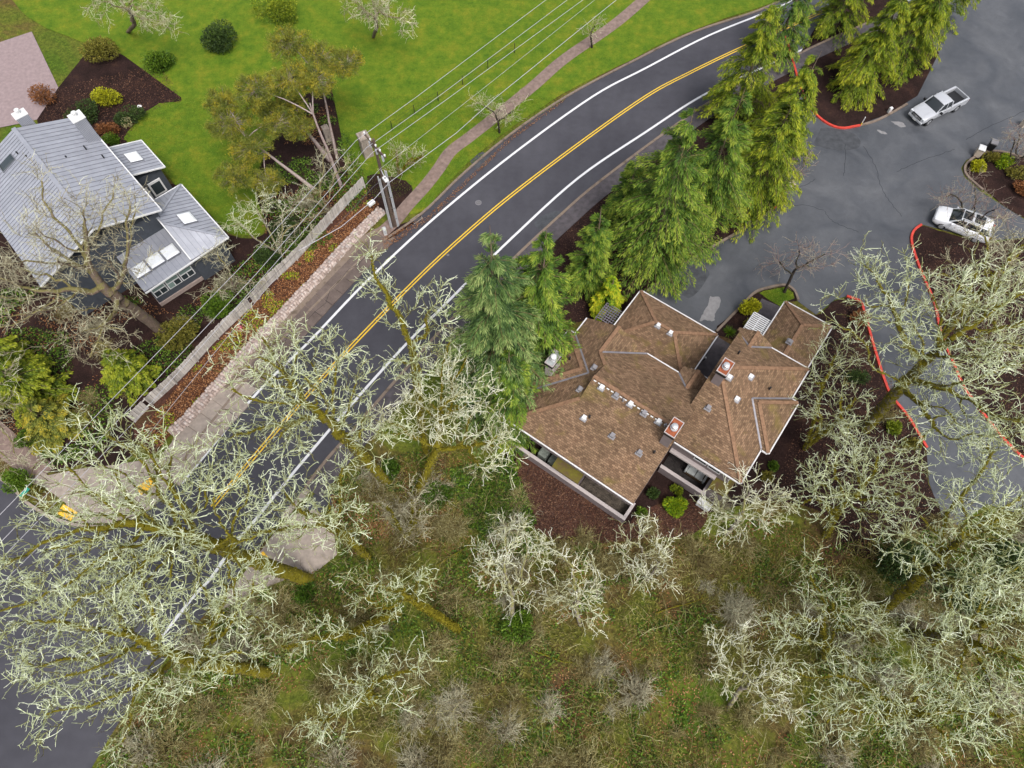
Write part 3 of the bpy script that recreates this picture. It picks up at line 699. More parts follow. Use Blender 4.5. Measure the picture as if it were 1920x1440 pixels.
# gutters
gut = [((-1.5, 16.3, 5.42), (8.8, 16.3, 5.42)), ((-1.5, 13.5, 5.42), (-1.5, 16.3, 5.42)), ((-2.05, 7.8, 5.42), (-2.05, 13.5, 5.42)), ((-2.05, 7.8, 5.42), (-1.5, 7.8, 5.42)), ((-2.05, 13.5, 5.42), (-1.5, 13.5, 5.42)),
       ((-1.5, 6.1, 5.42), (-1.5, 7.8, 5.42)), ((3.7, 6.1, 5.42), (6.35, 6.1, 5.42)), ((6.9, 5.3, 5.42), (8.35, 5.3, 5.42)),
       ((8.8, 10.85, 5.42), (13.9, 10.85, 5.42)), ((13.9, 7.85, 5.42), (13.9, 10.85, 5.42)), ((14.45, 3.2, 5.42), (14.45, 7.85, 5.42)), ((13.9, .3, 5.42), (13.9, 3.2, 5.42)), ((10.9, .3, 5.42), (13.9, .3, 5.42)),
       ((13.9, 3.2, 5.42), (14.45, 3.2, 5.42)), ((13.9, 7.85, 5.42), (14.45, 7.85, 5.42)),
       ((0, 0, 2.93), (7, 0, 2.93)), ((0, 0, 2.93), (0, 4.6, 2.93)), ((7, 0, 2.93), (7, 5.0, 2.93)), ((10, -5.95, 2.93), (14, -5.95, 2.93)), ((10, -5.95, 2.93), (10, 0, 2.93)), ((14, -5.95, 2.93), (14, -.3, 2.93))]
def outward(a, b, c):
    m = Vector(((a[0] + b[0]) / 2, (a[1] + b[1]) / 2, 0)); return m
for a, b in gut:
    pa, pb = hf(*a), hf(*b)
    cen = hf(3.5, 11, 0) if a[0] <= 8.81 and a[1] > 5.5 and b[0] <= 8.81 else hf(11, 5.5, 0)
    if a[2] < 4: cen = hf(3.5, 2.7, 0) if a[0] < 8 else hf(12, -3, 0)
    d = (pb - pa).normalized(); s_ = Vector((d.y, -d.x, 0))
    if s_.dot(((pa + pb) / 2 - cen).to_2d().to_3d()) < 0: s_ = -s_
    MB().beam(pa + s_ * 0.07, pb + s_ * 0.07, 0.085, 0.11).build('gutter', M['gutter'], house)
# flat flashing between garage roof and left unit
MB().poly([hf(0.4, 5.35, 2.96), hf(7.0, 5.35, 2.96), hf(7.0, 6.6, 2.97), (hf(0.4, 6.6, 2.97))][::-1]).build('flat_flashing', M['flash'], house)
# walls
def wallbox(a0, a1, b0, b1, z0, z1, mat='siding', name='wall', parent=None):
    c = [hf(a0, b0, 0), hf(a1, b0, 0), hf(a1, b1, 0), hf(a0, b1, 0)]
    if (c[1] - c[0]).cross(c[2] - c[0]).z < 0: c.reverse()
    return MB().hexa([(p.x, p.y, z0) for p in c] + [(p.x, p.y, z1) for p in c]).build(name, M[mat], parent or house)
wallbox(-1.1, 8.75, 6.6, 14.7, 0, 5.35)
wallbox(-1.6, -1.1, 8.2, 13.1, 0, 5.35)
wallbox(-1.1, 8.6, 14.7, 15.7, 2.75, 5.34, name='bay_wall')
wallbox(8.75, 13.4, 0.8, 9.2, 0, 5.33)
wallbox(8.8, 13.4, 9.2, 10.3, 2.9, 5.32, name='bay_wall')
wallbox(13.4, 14.0, 3.6, 7.4, 0, 5.31)
wallbox(0.4, 6.6, 0.4, 6.6, 0, 2.85)
wallbox(10.4, 13.6, -5.55, 0.8, 0, 2.84)
wallbox(6.6, 8.75, 5.9, 6.6, 0, 5.3)
# ledge and windows of the bays
wallbox(8.85, 12.55, 10.3, 10.62, 2.86, 3.05, 'siding_pale', 'ledge')
def winb(a0, a1, b, z0, z1, frame_m='gutter', glass='glass'):
    f = MB()
    for s0, s1, t0, t1 in ((a0, a1, z0, z0 + .07), (a0, a1, z1 - .07, z1), (a0, a0 + .06, z0 + .07, z1 - .07), (a1 - .06, a1, z0 + .07, z1 - .07)):
        c = [hf(s0, b, 0), hf(s1, b, 0), hf(s1, b + .07, 0), hf(s0, b + .07, 0)]
        if (c[1] - c[0]).cross(c[2] - c[0]).z < 0: c.reverse()
        f.hexa([(p.x, p.y, t0) for p in c] + [(p.x, p.y, t1) for p in c])
    w = f.build('window', M[frame_m], house)
    wallbox(a0 + .06, a1 - .06, b + .005, b + .03, z0 + .07, z1 - .07, glass, 'pane', w)
for a0, a1 in ((0.2, 1.7), (1.9, 3.3), (5.2, 6.6), (6.8, 8.2)): winb(a0, a1, 15.7, 3.6, 4.9)
for a0, a1 in ((10.5, 11.5), (11.6, 12.6)): winb(a0, a1, 10.3, 3.6, 4.9)
for a0, a1 in ((-0.6, 1.2), (5.2, 7.4)): winb(a0, a1, 14.7, 0.3, 2.3)
for a0, a1 in ((9.2, 10.2), (10.4, 11.6)): winb(a0, a1, 9.2, 0.4, 2.3)
# patios
def planks(a0, a1, b0, b1, z, n, mat, along='a'):
    fl = thing_child('patio_floor')
    for i in range(n):
        t0 = b0 + (b1 - b0) * i / n; t1 = b0 + (b1 - b0) * (i + 0.93) / n
        wallbox(a0, a1, t0, t1, z - 0.08, z + rnd.uniform(-.006, .006), mat, 'plank', fl)
def thing_child(name):
    o = bpy.data.objects.new(name, None); C.objects.link(o); o.parent = house; return o
planks(4.7, 8.65, 14.7, 16.1, 0.12, 10, 'deck2')
planks(8.95, 12.4, 9.2, 11.05, 0.12, 13, 'deck')
def parapet(a0, a1, b0, b1, h=1.1):
    wallbox(a0, a1, b0, b1, 0, h, 'siding', 'patio_wall')
    wallbox(a0 - .03, a1 + .03, b0 - .03, b1 + .03, h, h + 0.05, 'siding_pale', 'wall_coping')
parapet(-1.6, 8.85, 16.1, 16.3); parapet(8.67, 8.85, 14.8, 16.06)
parapet(8.9, 12.55, 11.1, 11.3); parapet(12.4, 12.58, 9.8, 11.06)
# storage roofs over the patios
rf([(2.5, 14.95, 3.15), (4.75, 14.95, 3.15), (4.75, 16.45, 2.55), (2.5, 16.45, 2.55)], 'storage_roof', 'mossroof')
wallbox(2.6, 4.65, 15.0, 16.09, 0, 2.4, 'siding', 'storage_wall')
rf([(12.5, 9.5, 3.05), (13.85, 9.5, 3.05), (13.85, 11.1, 2.45), (12.5, 11.1, 2.45)], 'storage_roof', 'mossroof')
wallbox(12.6, 13.75, 9.3, 10.95, 0, 2.3, 'siding', 'storage_wall')
# white ridge vent as dashes
for i in range(17):
    a = 2.15 + i * 0.345
    MB().beam(hf(a, 11.42, 8.13), hf(a + 0.2, 11.42, 8.13), 0.07, 0.05).build('ridge_vent', M['white'], house)
# roof vents and pipes
def onroof(u, v, plane):
    """roof point seen at photo pixel (u, v) on a plane given as z = c + ka*a + kb*b"""
    z = 6.0
    for _ in range(25):
        p = W(u, v, z) - G1; a = p.dot(AX); b = p.dot(BX); z = plane(a, b)
    return hf(a, b, z), z
pl_sw = lambda a, b: 5.5 + K * (16.3 - b)
pl_ne = lambda a, b: 5.5 + K * (b - 6.1)
pl_w = lambda a, b: 5.5 + K * (a + 1.5)
pl_bump = lambda a, b: 5.51 + K * (a + 2.05)
pl_sw2 = lambda a, b: 5.5 + K * (10.85 - b)
pl_ne2 = lambda a, b: 5.5 + K * (b - .3)
pl_se = lambda a, b: 5.5 + K * (13.9 - a)
pl_g1 = lambda a, b: 3 + K * (5.4 - b)
pl_g2 = lambda a, b: 3 + K * (14 - a)
RZ = math.atan2(AX.y, AX.x)
def vent(u, v, plane, mat='white', s=0.32, h=0.22, tilt=0.0):
    p, z = onroof(u, v, plane)
    o = MB().box((0, 0, h * .5), (s, s * 1.1, h), taper=0.85).build('roof_vent', M[mat], house)
    o.location = p; o.rotation_euler = (0, 0, RZ)
    f = MB().box((0, 0, 0.01), (s * 1.5, s * 1.6, 0.03)).build('flashing', M['vent_grey'], o)
def pipe(u, v, plane, mat='black', r=0.07, h=0.35):
    p, z = onroof(u, v, plane)
    o = MB().cyl((0, 0, -0.1), (0, 0, h), r, n=10).build('vent_pipe', M[mat], house); o.location = p
for u, v, pl, m in [(1128, 727, pl_sw, 'white'), (1182, 758, pl_sw, 'white'), (1235, 791, pl_sw, 'white'), (1095, 784, pl_sw, 'white'),
                    (1155, 742, pl_sw, 'vent_grey'), (1208, 775, pl_sw, 'vent_grey'), (1148, 817, pl_sw, 'vent_grey'), (1199, 849, pl_sw, 'vent_grey'),
                    (1115, 690, pl_w, 'vent_grey'), (1088, 731, pl_w, 'vent_grey'),
                    (1234, 611, pl_g1, 'white'), (1257, 625, pl_g1, 'white'),
                    (1367, 708, pl_sw2, 'white'), (1407, 707, pl_se, 'white'), (1381, 749, pl_se, 'white'), (1328, 765, pl_sw2, 'vent_grey'), (1480, 641, pl_g2, 'vent_grey')]:
    vent(u, v, pl, m)
for u, v, pl, m in [(1105, 783, pl_sw, 'black'), (1226, 849, pl_sw, 'black'), (1168, 752, pl_sw, 'vent_grey'), (1247, 799, pl_sw, 'vent_grey'), (1068, 674, pl_bump, 'black'), (1384, 663, pl_ne2, 'black'), (1442, 730, pl_se, 'black')]:
    pipe(u, v, pl, m)
# chimneys
def chimney(a0, a1, b0, b1, z0, z1, cap, label, screens=True):
    t = wallbox(a0 + .06, a1 - .06, b0 + .06, b1 - .06, z0, z1 - .33, 'siding_pale' if cap == 'galv' else 'siding', 'chimney')
    t['label'] = label
    wallbox(a0, a1, b0, b1, z1 - .32, z1 - .06, 'black', 'cap_band', t)
    c = MB()
    wallbox(a0 + .03, a1 - .03, b0 + .03, b1 - .03, z1 - .06, z1 - .02, cap, 'cap_top', t)
    for q in ((a0, a1, b0 - .0, b0 + .05), (a0, a1, b1 - .05, b1), (a0, a0 + .05, b0 + .05, b1 - .05), (a1 - .05, a1, b0 + .05, b1 - .05)):
        wallbox(*q, z1 - .055, z1 + .03, 'siding_pale', 'cap_rim', t)
    p = hf((a0 + a1) / 2, (b0 + b1) / 2 + .05, z1)
    MB().cyl(p, p + Vector((0, 0, .12)), .25, n=20).cyl(p + Vector((0, 0, .12)), p + Vector((0, 0, .24)), .14, n=16).build('flue_collar', M['flue'], t)
    MB().cyl(p + Vector((0, 0, .24)), p + Vector((0, 0, .40)), .20, .205, n=20).cyl(p + Vector((0, 0, .40)), p + Vector((0, 0, .46)), .205, .1, n=20).build('flue_cap', M['white'] if cap == 'galv' else M['flue'], t)
chimney(-1.42, -.74, 10.85, 12.12, 5.3, 7.8, 'galv', 'pale grey chimney with galvanised cap')
chimney(7.98, 8.74, 11.22, 12.52, 6.8, 9.5, 'rust', 'chimney with rusty cap on the main ridge')
chimney(8.58, 9.33, 5.5, 6.72, 6.6, 9.5, 'rust', 'chimney with rusty cap on the right unit')
# pergolas
def pergola(a0, a1, b0, b1, z, na, nb, mat, label, w=0.045, panel=None):
    p0 = hf(a0, b0, 0)
    t = thing('pergola', label, 'pergola', (p0.x, p0.y, 0))
    off = Vector((p0.x, p0.y, 0))
    def bar(q, r, w_, h_, nm):
        MB().beam(q - off, r - off, w_, h_).build(nm, M[mat], t)
    for i in range(na): a = a0 + (a1 - a0) * i / (na - 1); bar(hf(a, b0, z), hf(a, b1, z), w, .08, 'lath')
    for i in range(nb): b = b0 + (b1 - b0) * i / (nb - 1); bar(hf(a0, b, z + .085), hf(a1, b, z + .085), w, .07, 'lath')
    for a in (a0, a1):
        for b in (b0, b1): bar(hf(a, b, 0) , hf(a + .001, b, z - .05), .1, .1, 'post')
pergola(-1.75, 0.0, 2.3, 3.9, 2.4, 9, 8, 'lattice', 'dark grey lattice pergola between the brown roofs and the yellow shrub')
pergola(8.4, 10.32, -3.75, -2.1, 2.65, 4, 10, 'white', 'white slatted pergola over the entry of the right unit', w=0.085)
# patio furniture
def cushion_box(a, b, z, la, lb, h, name, label, cat, mat):
    p = hf(a, b, z); t = thing(name, label, cat, (p.x, p.y, z), RZ)
    o = MB().box((0, 0, h * .45), (la, lb, h * .9), taper=0.88).build('cover', M[mat], t); bevel(o, .1, 3)
    o2 = MB().box((0, 0, h * .93), (la * .6, lb * .08, .04)).build('seam_fold', M[mat], t)
    return t
cushion_box(1.15, 15.35, .02, .85, .8, .95, 'covered_planter', 'grey green covered box on the left patio, nearer the tree', 'covered box', 'greencover')
cushion_box(2.1, 15.42, .02, .85, .8, .95, 'covered_planter', 'grey green covered box on the left patio, against the mossy storage roof', 'covered box', 'greencover')
p = hf(11.35, 9.9, .12); t = thing('loveseat', 'pale grey cushioned loveseat on the dark deck', 'loveseat', (p.x, p.y, .12), RZ)
for i in (-1, 1):
    bevel(MB().box((i * .34, 0.0, .34), (.64, .62, .2)).build('seat_cushion', M['cushion'], t), .05)
    bevel(MB().box((i * .34, .36, .6), (.64, .2, .45)).build('back_cushion', M['cushion'], t), .05)
    bevel(MB().box((i * .76, 0.05, .38), (.16, .85, .5)).build('arm', M['cushion'], t), .04)
MB().box((0, 0.05, .12), (1.6, .85, .22)).build('base', M['darkwood'], t)
p = hf(12.15, 9.85, .12); t = thing('side_table', 'small brown wooden table with a potted plant beside the loveseat', 'side table', (p.x, p.y, .12), RZ)
MB().box((0, 0, .5), (.4, .5, .05)).build('table_top', M['darkwood'], t)
for i in (-1, 1):
    for j in (-1, 1): MB().box((i * .15, j * .2, .25), (.05, .05, .45)).build('leg', M['darkwood'], t)
p = hf(13.0, 11.65, 0); t = thing('deck_box', 'white storage box at the corner of the right patio wall', 'storage box', (p.x, p.y, 0), RZ)
bevel(MB().box((0, 0, .3), (1.0, .5, .6)).build('body', M['white'], t), .04)
bevel(MB().box((0, 0, .63), (1.06, .56, .06)).build('lid', M['white'], t), .02)
MB().box((0, -.27, .42), (.2, .03, .05)).build('handle', M['vent_grey'], t)

# ------------------------------------------------------------------ the grey metal roofed house
L0 = W(339, 346, 3.5); LA = W(427, 445, 3.5) - L0; LA.z = 0; LA.normalize(); LB = Vector((LA.y, -LA.x, 0))
def lf(a, b, z): p = Vector((L0.x, L0.y, 0)) + LA * a + LB * b; p.z = z; return p
ghouse = thing('metal_roofed_house', 'grey house with standing seam metal roofs beside the green lawn', 'house', (0, 0, 0))
def clip(poly, axis, lo, hi):
    def cut(P_, k, sign):
        out = []
        for i in range(len(P_)):
            p, q = P_[i], P_[(i + 1) % len(P_)]
            dp = sign * (p[axis] - k); dq = sign * (q[axis] - k)
            if dp >= 0: out.append(p)
            if dp * dq < 0:
                t = dp / (dp - dq); out.append(tuple(p[j] + (q[j] - p[j]) * t for j in range(3)))
        return out
    r = cut(poly, lo, 1)
    return cut(r, hi, -1) if len(r) > 2 else []
def metal_roof(poly, axis, frame=None, parent=None, step=0.42, roofname='roof'):
    """standing seam roof: panels run across `axis` steps, a proud seam at every joint"""
    base = roof_face([(a, b, z - .03) for a, b, z in poly], roofname, M['seam'], parent, frame, thick=.12)
    lo = min(p[axis] for p in poly); hi = max(p[axis] for p in poly)
    n = max(1, round((hi - lo) / step)); st = (hi - lo) / n
    sm = MB()
    for i in range(n):
        c = clip(poly, axis, lo + i * st + 0.006, lo + (i + 1) * st - 0.006)
        if len(c) < 3: continue
        P3 = [frame(*q) for q in c]
        cr = Vector((0, 0, 0))
        for k_ in range(len(P3)): cr += P3[k_].cross(P3[(k_ + 1) % len(P3)])
        if cr.z < 0: P3.reverse()
        MB().poly(P3).build('metal_panel', M['metal'], base)
        if i:
            c2 = clip(poly, axis, lo + i * st - 0.001, lo + i * st + 0.001)
            if len(c2) >= 3:
                oth = 1 - axis
                c2.sort(key=lambda q: q[oth])
                if abs(c2[0][oth] - c2[-1][oth]) > .05:
                    sm.beam(frame(*c2[0]) + Vector((0, 0, .02)), frame(*c2[-1]) + Vector((0, 0, .015)), .02, .05)
    if sm.f: sm.build('seam', M['seam'], base)['kind'] = 'stuff'
    return base
mr = lambda poly, axis, **k_: metal_roof(poly, axis, lf, ghouse, **k_)
mr([(-10.0, 2.9, 6.0), (3.9, 2.9, 6.0), (3.9, 7.8, 7.75), (-10.0, 7.8, 7.75)], 0, step=.52)
west_z = lambda b: 7.75 - .37 * (b - 7.8)
mr([(-10.0, 7.8, 7.75), (3.9, 7.8, 7.75), (3.9, 13.5, west_z(13.5)), (-10.0, 13.5, west_z(13.5))], 0, step=.36)
mr([(0, 0, 3.5), (7.6, 0, 3.5), (4.1, 3.5, 5.0), (3.5, 3.5, 5.0)], 0)
mr([(7.6, 0, 3.5), (7.6, 3.5, 3.5), (4.1, 3.5, 5.0)], 1)
mr([(0, 0, 3.5), (3.5, 3.5, 5.0), (0, 3.5, 3.5)], 1)
mr([(1.9, 3.5, 3.9), (7.6, 3.5, 3.15), (7.45, 7.9, 3.15), (1.9, 7.9, 3.9)], 1)
mr([(-6.9, .05, 3.5), (-2.8, .05, 3.5), (-2.8, 3.3, 4.6), (-6.9, 3.3, 4.6)], 0)
for a, b, w_ in [((-10, 7.8, 7.78), (3.9, 7.8, 7.78), .35), ((0, 0, 3.55), (3.5, 3.5, 5.05), .16), ((7.6, 0, 3.55), (4.1, 3.5, 5.05), .16)]:
    MB().beam(lf(*a), lf(*b), w_, .07).build('ridge_cap', M['metal'], ghouse)
for a, b in [((-7.0, 2.85, 5.95), (3.95, 2.85, 5.95)), ((3.97, 2.85, 5.97), (3.97, 7.8, 7.72)), ((3.97, 7.8, 7.72), (3.97, 13.5, west_z(13.5) - .03)), ((-6.9, 0, 3.45), (-2.75, 0, 3.45)),
             ((-2.75, 0, 3.45), (-2.75, 3.2, 4.55)), ((-6.95, 0, 3.45), (-6.95, 3.2, 4.55)), ((0, -.05, 3.45), (7.65, -.05, 3.45)), ((7.65, -.05, 3.45), (7.65, 7.9, 3.12)), ((-.05, 0, 3.45), (-.05, 2.5, 3.45)),
             ((1.6, 3.48, 4.35), (4.1, 3.48, 5.06)), ((4.1, 3.48, 5.06), (7.6, 3.48, 3.56))]:
    MB().beam(lf(*a), lf(*b), .10, .12).build('fascia', M['white'], ghouse)
def lbox(a0, a1, b0, b1, z0, z1, mat, name, parent=None):
    c = [lf(a0, b0, 0), lf(a1, b0, 0), lf(a1, b1, 0), lf(a0, b1, 0)]
    if (c[1] - c[0]).cross(c[2] - c[0]).z < 0: c.reverse()
    return MB().hexa([(p.x, p.y, z0) for p in c] + [(p.x, p.y, z1) for p in c]).build(name, M[mat], parent or ghouse)
lbox(-9.6, 3.4, 3.2, 13.0, 0, 5.5, 'darkwall', 'wall')
lbox(-6.6, -3.1, .4, 3.2, 0, 3.35, 'darkwall', 'wall')
lbox(.4, 7.1, .4, 3.5, 0, 3.3, 'darkwall', 'wall')
lbox(2.3, 6.85, 3.5, 7.6, .4, 3.0, 'darkwall', 'wall')
lbox(2.2, 6.95, 3.45, 7.65, 0, .4, 'found', 'foundation')
lbox(-3.0, 0.3, .7, 3.1, 0, .25, 'darkwood', 'entry_deck')
# windows of the sun room: three tall panes with pairs of small panes below
for i in range(3):
    b0 = 3.75 + i * 1.28
    f = lbox(6.85, 6.93, b0, b0 + 1.2, 1.15, 2.98, 'white', 'window')
    lbox(6.935, 6.95, b0 + .08, b0 + 1.12, 1.95, 2.9, 'glass_green', 'pane', f)
    lbox(6.935, 6.95, b0 + .08, b0 + .56, 1.25, 1.8, 'glass', 'pane', f)
    lbox(6.935, 6.95, b0 + .64, b0 + 1.12, 1.25, 1.8, 'glass_green' if i == 1 else 'glass', 'pane', f)
f = lbox(-3.1, -3.0, .9, 2.1, .9, 2.5, 'white', 'window'); lbox(-2.99, -2.97, 1.05, 1.95, 1.1, 2.3, 'glass', 'pane', f)
f = lbox(-3.1, -3.0, 2.3, 3.1, .1, 2.3, 'white', 'door'); lbox(-2.99, -2.97, 2.45, 2.95, .5, 2.1, 'glass', 'pane', f)
# skylights
def skylight(a0, a1, b0, b1, z, zz, mat='skylight'):
    P_ = [(a0, b0, z), (a1, b0, z), (a1, b1, zz), (a0, b1, zz)]
    c = [lf(*q) for q in P_]
    if (c[1] - c[0]).cross(c[2] - c[0]).z < 0: c.reverse()
    fr = MB().hexa([p - Vector((0, 0, .05)) for p in c] + [p + Vector((0, 0, .12)) for p in c]).build('skylight', M['seam'], ghouse)
    m_ = sum(c, Vector()) / 4
    i_ = [m_ + (p - m_) * .94 for p in c]
    g_ = MB().hexa([p + Vector((0, 0, .12)) for p in i_] + [m_ + (p - m_) * .7 + Vector((0, 0, .2)) for p in c]).build('dome', M[mat], fr)
skylight(-5.6, -4.2, 1.0, 2.1, 3.82, 4.2)
skylight(3.6, 5.0, 1.0, 2.1, 3.93, 4.4)
for i in range(3): skylight(5.0, 6.35, 3.72 + i * 1.35, 4.98 + i * 1.35, 3.42, 3.42) if i != 1 else skylight(4.95, 6.3, 5.07, 6.33, 3.42, 3.42)
skylight(-8.2, -7.3, 9.2, 10.6, 7.2, 6.7, 'glass')
def lpipe(u, v, z, mat='black', h=.35):
    p = W(u, v, z); MB().cyl((p.x, p.y, z - .3), (p.x, p.y, z + h), .06, n=10).build('vent_pipe', M[mat], ghouse)
for u, v, z in [(161, 279, 6.6), (195, 296, 6.3), (127, 298, 6.9), (35, 290, 7.3), (53, 297, 7.3)]: lpipe(u, v, z)
def lchim(a0, a1, b0, b1, z0, z1, label):
    t = lbox(a0, a1, b0, b1, z0, z1, 'metal', 'chimney'); t['label'] = label
    lbox(a0 - .05, a1 + .05, b0 - .05, b1 + .05, z1, z1 + .08, 'white', 'cap', t)
    n = 9
    for i in range(n):
        aa = b0 + (b1 - b0) * (i + .5) / n
        lbox(a1, a1 + .02, aa - .015, aa + .015, z0, z1, 'seam', 'cladding_rib', t)
    p = lf((a0 + a1) / 2, (b0 + b1) / 2, z1 + .08)
    MB().cyl(p, p + Vector((0, 0, .3)), .14, n=14).cyl(p + Vector((0, 0, .3)), p + Vector((0, 0, .42)), .2, n=14).build('flue_cap', M['white'], t)
lchim(-7.25, -6.2, 2.85, 3.85, 0, 8.45, 'tall grey clad chimney with white cap')
lchim(-10.9, -10.1, 6.2, 7.2, 0, 8.2, 'second grey chimney behind the ridge')
# neighbouring mauve terrace at the top left
sheet('terrace', pp([(-60, 100), (60, 60), (110, 165), (70, 225), (40, 232), (0, 240), (-200, 330), (-200, 160)]), .06, plain('mauve_paving', (0.25, 0.19, 0.19), 0.8, var=.15))

# ------------------------------------------------------------------ wooden fence
fl_base = catmull(pp([(683, 352), (630, 408), (564, 481), (500, 541), (480, 567), (410, 634), (345, 705), (275, 770), (252, 795)]), 10)
fence = thing('board_fence', 'long weathered grey board fence along the top of the planted strip', 'fence', fl_base[0])
def resample(line, step):
    out = [line[0].copy()]; acc = 0
    for a, b in zip(line, line[1:]):
        d = (b - a).length; s = 0
        while acc + d - s >= step:
            s += step - acc; acc = 0; out.append(a + (b - a) * (s / d))
        acc += d - s
    return out
fpts = resample(fl_base, 0.152)
o0 = fl_base[0]
bm_ = MB().box((0, 0, .68), (.145, .022, 1.36)).v
board_mesh = None
for i, (a, b) in enumerate(zip(fpts, fpts[1:])):
    ang = math.atan2((b - a).y, (b - a).x); m = (a + b) / 2 - o0
    if i in (100, 101, 176, 177, 205): continue
    if board_mesh is None:
        o = MB().box((0, 0, .68), (.142, .022, 1.36)).build('board', M['fence'], fence); board_mesh = o.data
    else:
        o = bpy.data.objects.new('board', board_mesh); C.objects.link(o); o.parent = fence
    o.location = (m.x, m.y, rnd.uniform(-.02, .02)); o.rotation_euler = (rnd.uniform(-.03, .03), rnd.uniform(-.012, .012), ang)
for i in range(0, len(fpts), 16):
    m = fpts[i] - o0; q = MB().box((0, .09, .72), (.1, .1, 1.5)).build('post', M['fence'], fence); q.location = (m.x, m.y, 0)
    q.rotation_euler.z = math.atan2((fpts[min(i + 1, len(fpts) - 1)] - fpts[max(0, i - 1)]).y, (fpts[min(i + 1, len(fpts) - 1)] - fpts[max(0, i - 1)]).x)
for zz in (.3, 1.15):
    ln = [p - o0 for p in offs(fpts[::8], -.05)]
    r_ = MB()
    for a, b in zip(ln, ln[1:]): r_.beam(a + Vector((0, 0, zz)), b + Vector((0, 0, zz)), .04, .09)
    r_.build('rail', M['fence'], fence)

# ------------------------------------------------------------------ rubble retaining wall
wl_line = catmull(pp([(715, 398), (660, 452), (600, 518), (530, 592), (470, 655), (400, 735), (350, 790), (322, 815)]), 10)
swall = thing('stone_wall', 'low wall of pale rubble stones beside the sidewalk slabs', 'stone wall', (0, 0, 0))
ribbon('wall_core', offs(wl_line, 0.0), .62, .42, M['found'], kind=None, h=.44, parent=swall)
sp = resample(wl_line, .26)
V_, F_, A_ = [], [], []
def rock(c, s, rz, r):
    n = len(V_)
    co, si = math.cos(rz), math.sin(rz)
    for z in (-.5, .5):
        for x, y in ((-.5, -.5), (.5, -.5), (.5, .5), (-.5, .5)):
            k_ = .72 if z > 0 else 1.0
            x_ = (x * k_ + r.uniform(-.09, .09)) * s[0]; y_ = (y * k_ + r.uniform(-.09, .09)) * s[1]
            V_.append((c[0] + x_ * co - y_ * si, c[1] + x_ * si + y_ * co, c[2] + z * s[2] + r.uniform(-.02, .02)))
    for f in ((4, 5, 6, 7), (0, 1, 5, 4), (1, 2, 6, 5), (2, 3, 7, 6), (3, 0, 4, 7)): F_.append([n + i for i in f])
    t = r.random(); A_.extend([t] * 8)
for i, (a, b) in enumerate(zip(sp, sp[1:])):
    t_ = (b - a).normalized(); s_ = Vector((-t_.y, t_.x, 0)); ang = math.atan2(t_.y, t_.x)
    for j, d in enumerate((-.28, -.02, .24)):
        p_ = a + s_ * (d + rnd.uniform(-.04, .04)) + t_ * rnd.uniform(-.05, .05)
        rock((p_.x, p_.y, .40 + rnd.uniform(-.04, .05)), (.25 + rnd.uniform(-.05, .04), .25 + rnd.uniform(-.05, .05), .16), ang + rnd.uniform(-.25, .25), rnd)
    p_ = a + s_ * .34 * (1 if s_.dot(Vector((1, -1, 0))) > 0 else -1)
    for zz in (.1, .27): rock((p_.x, p_.y, zz), (.26, .2, .16), ang + rnd.uniform(-.15, .15), rnd)
o = add('rubble', np.array(V_), np.array(F_), M['stone'], swall, attrs=A_); o['kind'] = 'stuff'

# ------------------------------------------------------------------ utility pole, wires
pb = W(740, 425); ptop = 10.6
pole = thing('utility_pole', 'brown wooden utility pole with pale conduits and a crossarm', 'utility pole', (pb.x, pb.y, 0))
rel = lambda u, v, z: W(u, v, z) - pb
MB().cyl((0, 0, 0), (0, 0, ptop), .17, .11, n=14).build('pole', M['polewood'], pole)
ca, cb = rel(664, 258, 10.0), rel(704, 303, 10.0)
cm = (ca + cb) / 2; ca = ca - cm + Vector((0, 0, 10.0)); cb = cb - cm + Vector((0, 0, 10.0)); ca.z = cb.z = 9.9
MB().beam(ca + Vector((0, 0, 0)), cb, .10, .12).build('crossarm', M['polewood'], pole)
MB().beam(ca * .55 + Vector((0, 0, 4.1)), cb * .55 + Vector((0, 0, 4.1)), .09, .11).build('crossarm', M['polewood'], pole)
for t_ in (.02, .3, .55, .75, .97):
    q = ca.lerp(cb, t_)
    MB().cyl(q + Vector((0, 0, .06)), q + Vector((0, 0, .2)), .05, n=10).cyl(q + Vector((0, 0, .2)), q + Vector((0, 0, .28)), .09, .05, n=10).build('insulator', M['white'], pole)
for t_ in (.2, .5, .8):
    q = ca.lerp(cb, t_) + Vector((.05, -.1, -.75))
    MB().cyl(q, q + Vector((0, 0, .55)), .09, n=12).build('cutout_fuse', M['conduit'], pole)
for dx, dy, z1 in ((-.35, -.1, 6.6), (-.2, -.22, 6.4), (.3, -.02, 7.2), (.38, .1, 7.0)):
    MB().cyl((dx, dy, 0), (dx, dy, z1), .055, n=10).build('conduit', M['conduit'], pole)
for zz in (1.2, 2.6, 4.0, 5.4, 6.3): MB().box((0, -.05, zz), (.8, .05, .06)).build('conduit_bracket', M['iron'], pole)
hd = rel(723, 338, 7.2)
MB().cyl((0, 0, 7.4), (hd.x, hd.y, 7.4), .035, n=8).build('lamp_arm', M['conduit'], pole)
o = MB().box((0, 0, 0), (.36, .62, .16), taper=.8).build('lamp_head', M['white'], pole); o.location = (hd.x, hd.y, 7.36); o.rotation_euler.z = .6; bevel(o, .03)
MB().box((0, 0, .1), (.1, .1, .06)).build('photocell', M['black'], o)
def wire(pts, zs, r, mat, label, sag=.25, group='overhead wires on the utility pole', n=14):
    P3 = [W(u, v, z) for (u, v), z in zip(pts, zs)]
    out = []
    for a, b in zip(P3, P3[1:]):
        for k_ in range(4): out.append(a.lerp(b, k_ / 4))
    out.append(P3[-1]); m = MB()
    for a, b in zip(out, out[1:]): m.cyl(a, b, r, n=6)
    o = m.build('overhead_wire', M[mat])
    return tag(o, label, 'wire', group)
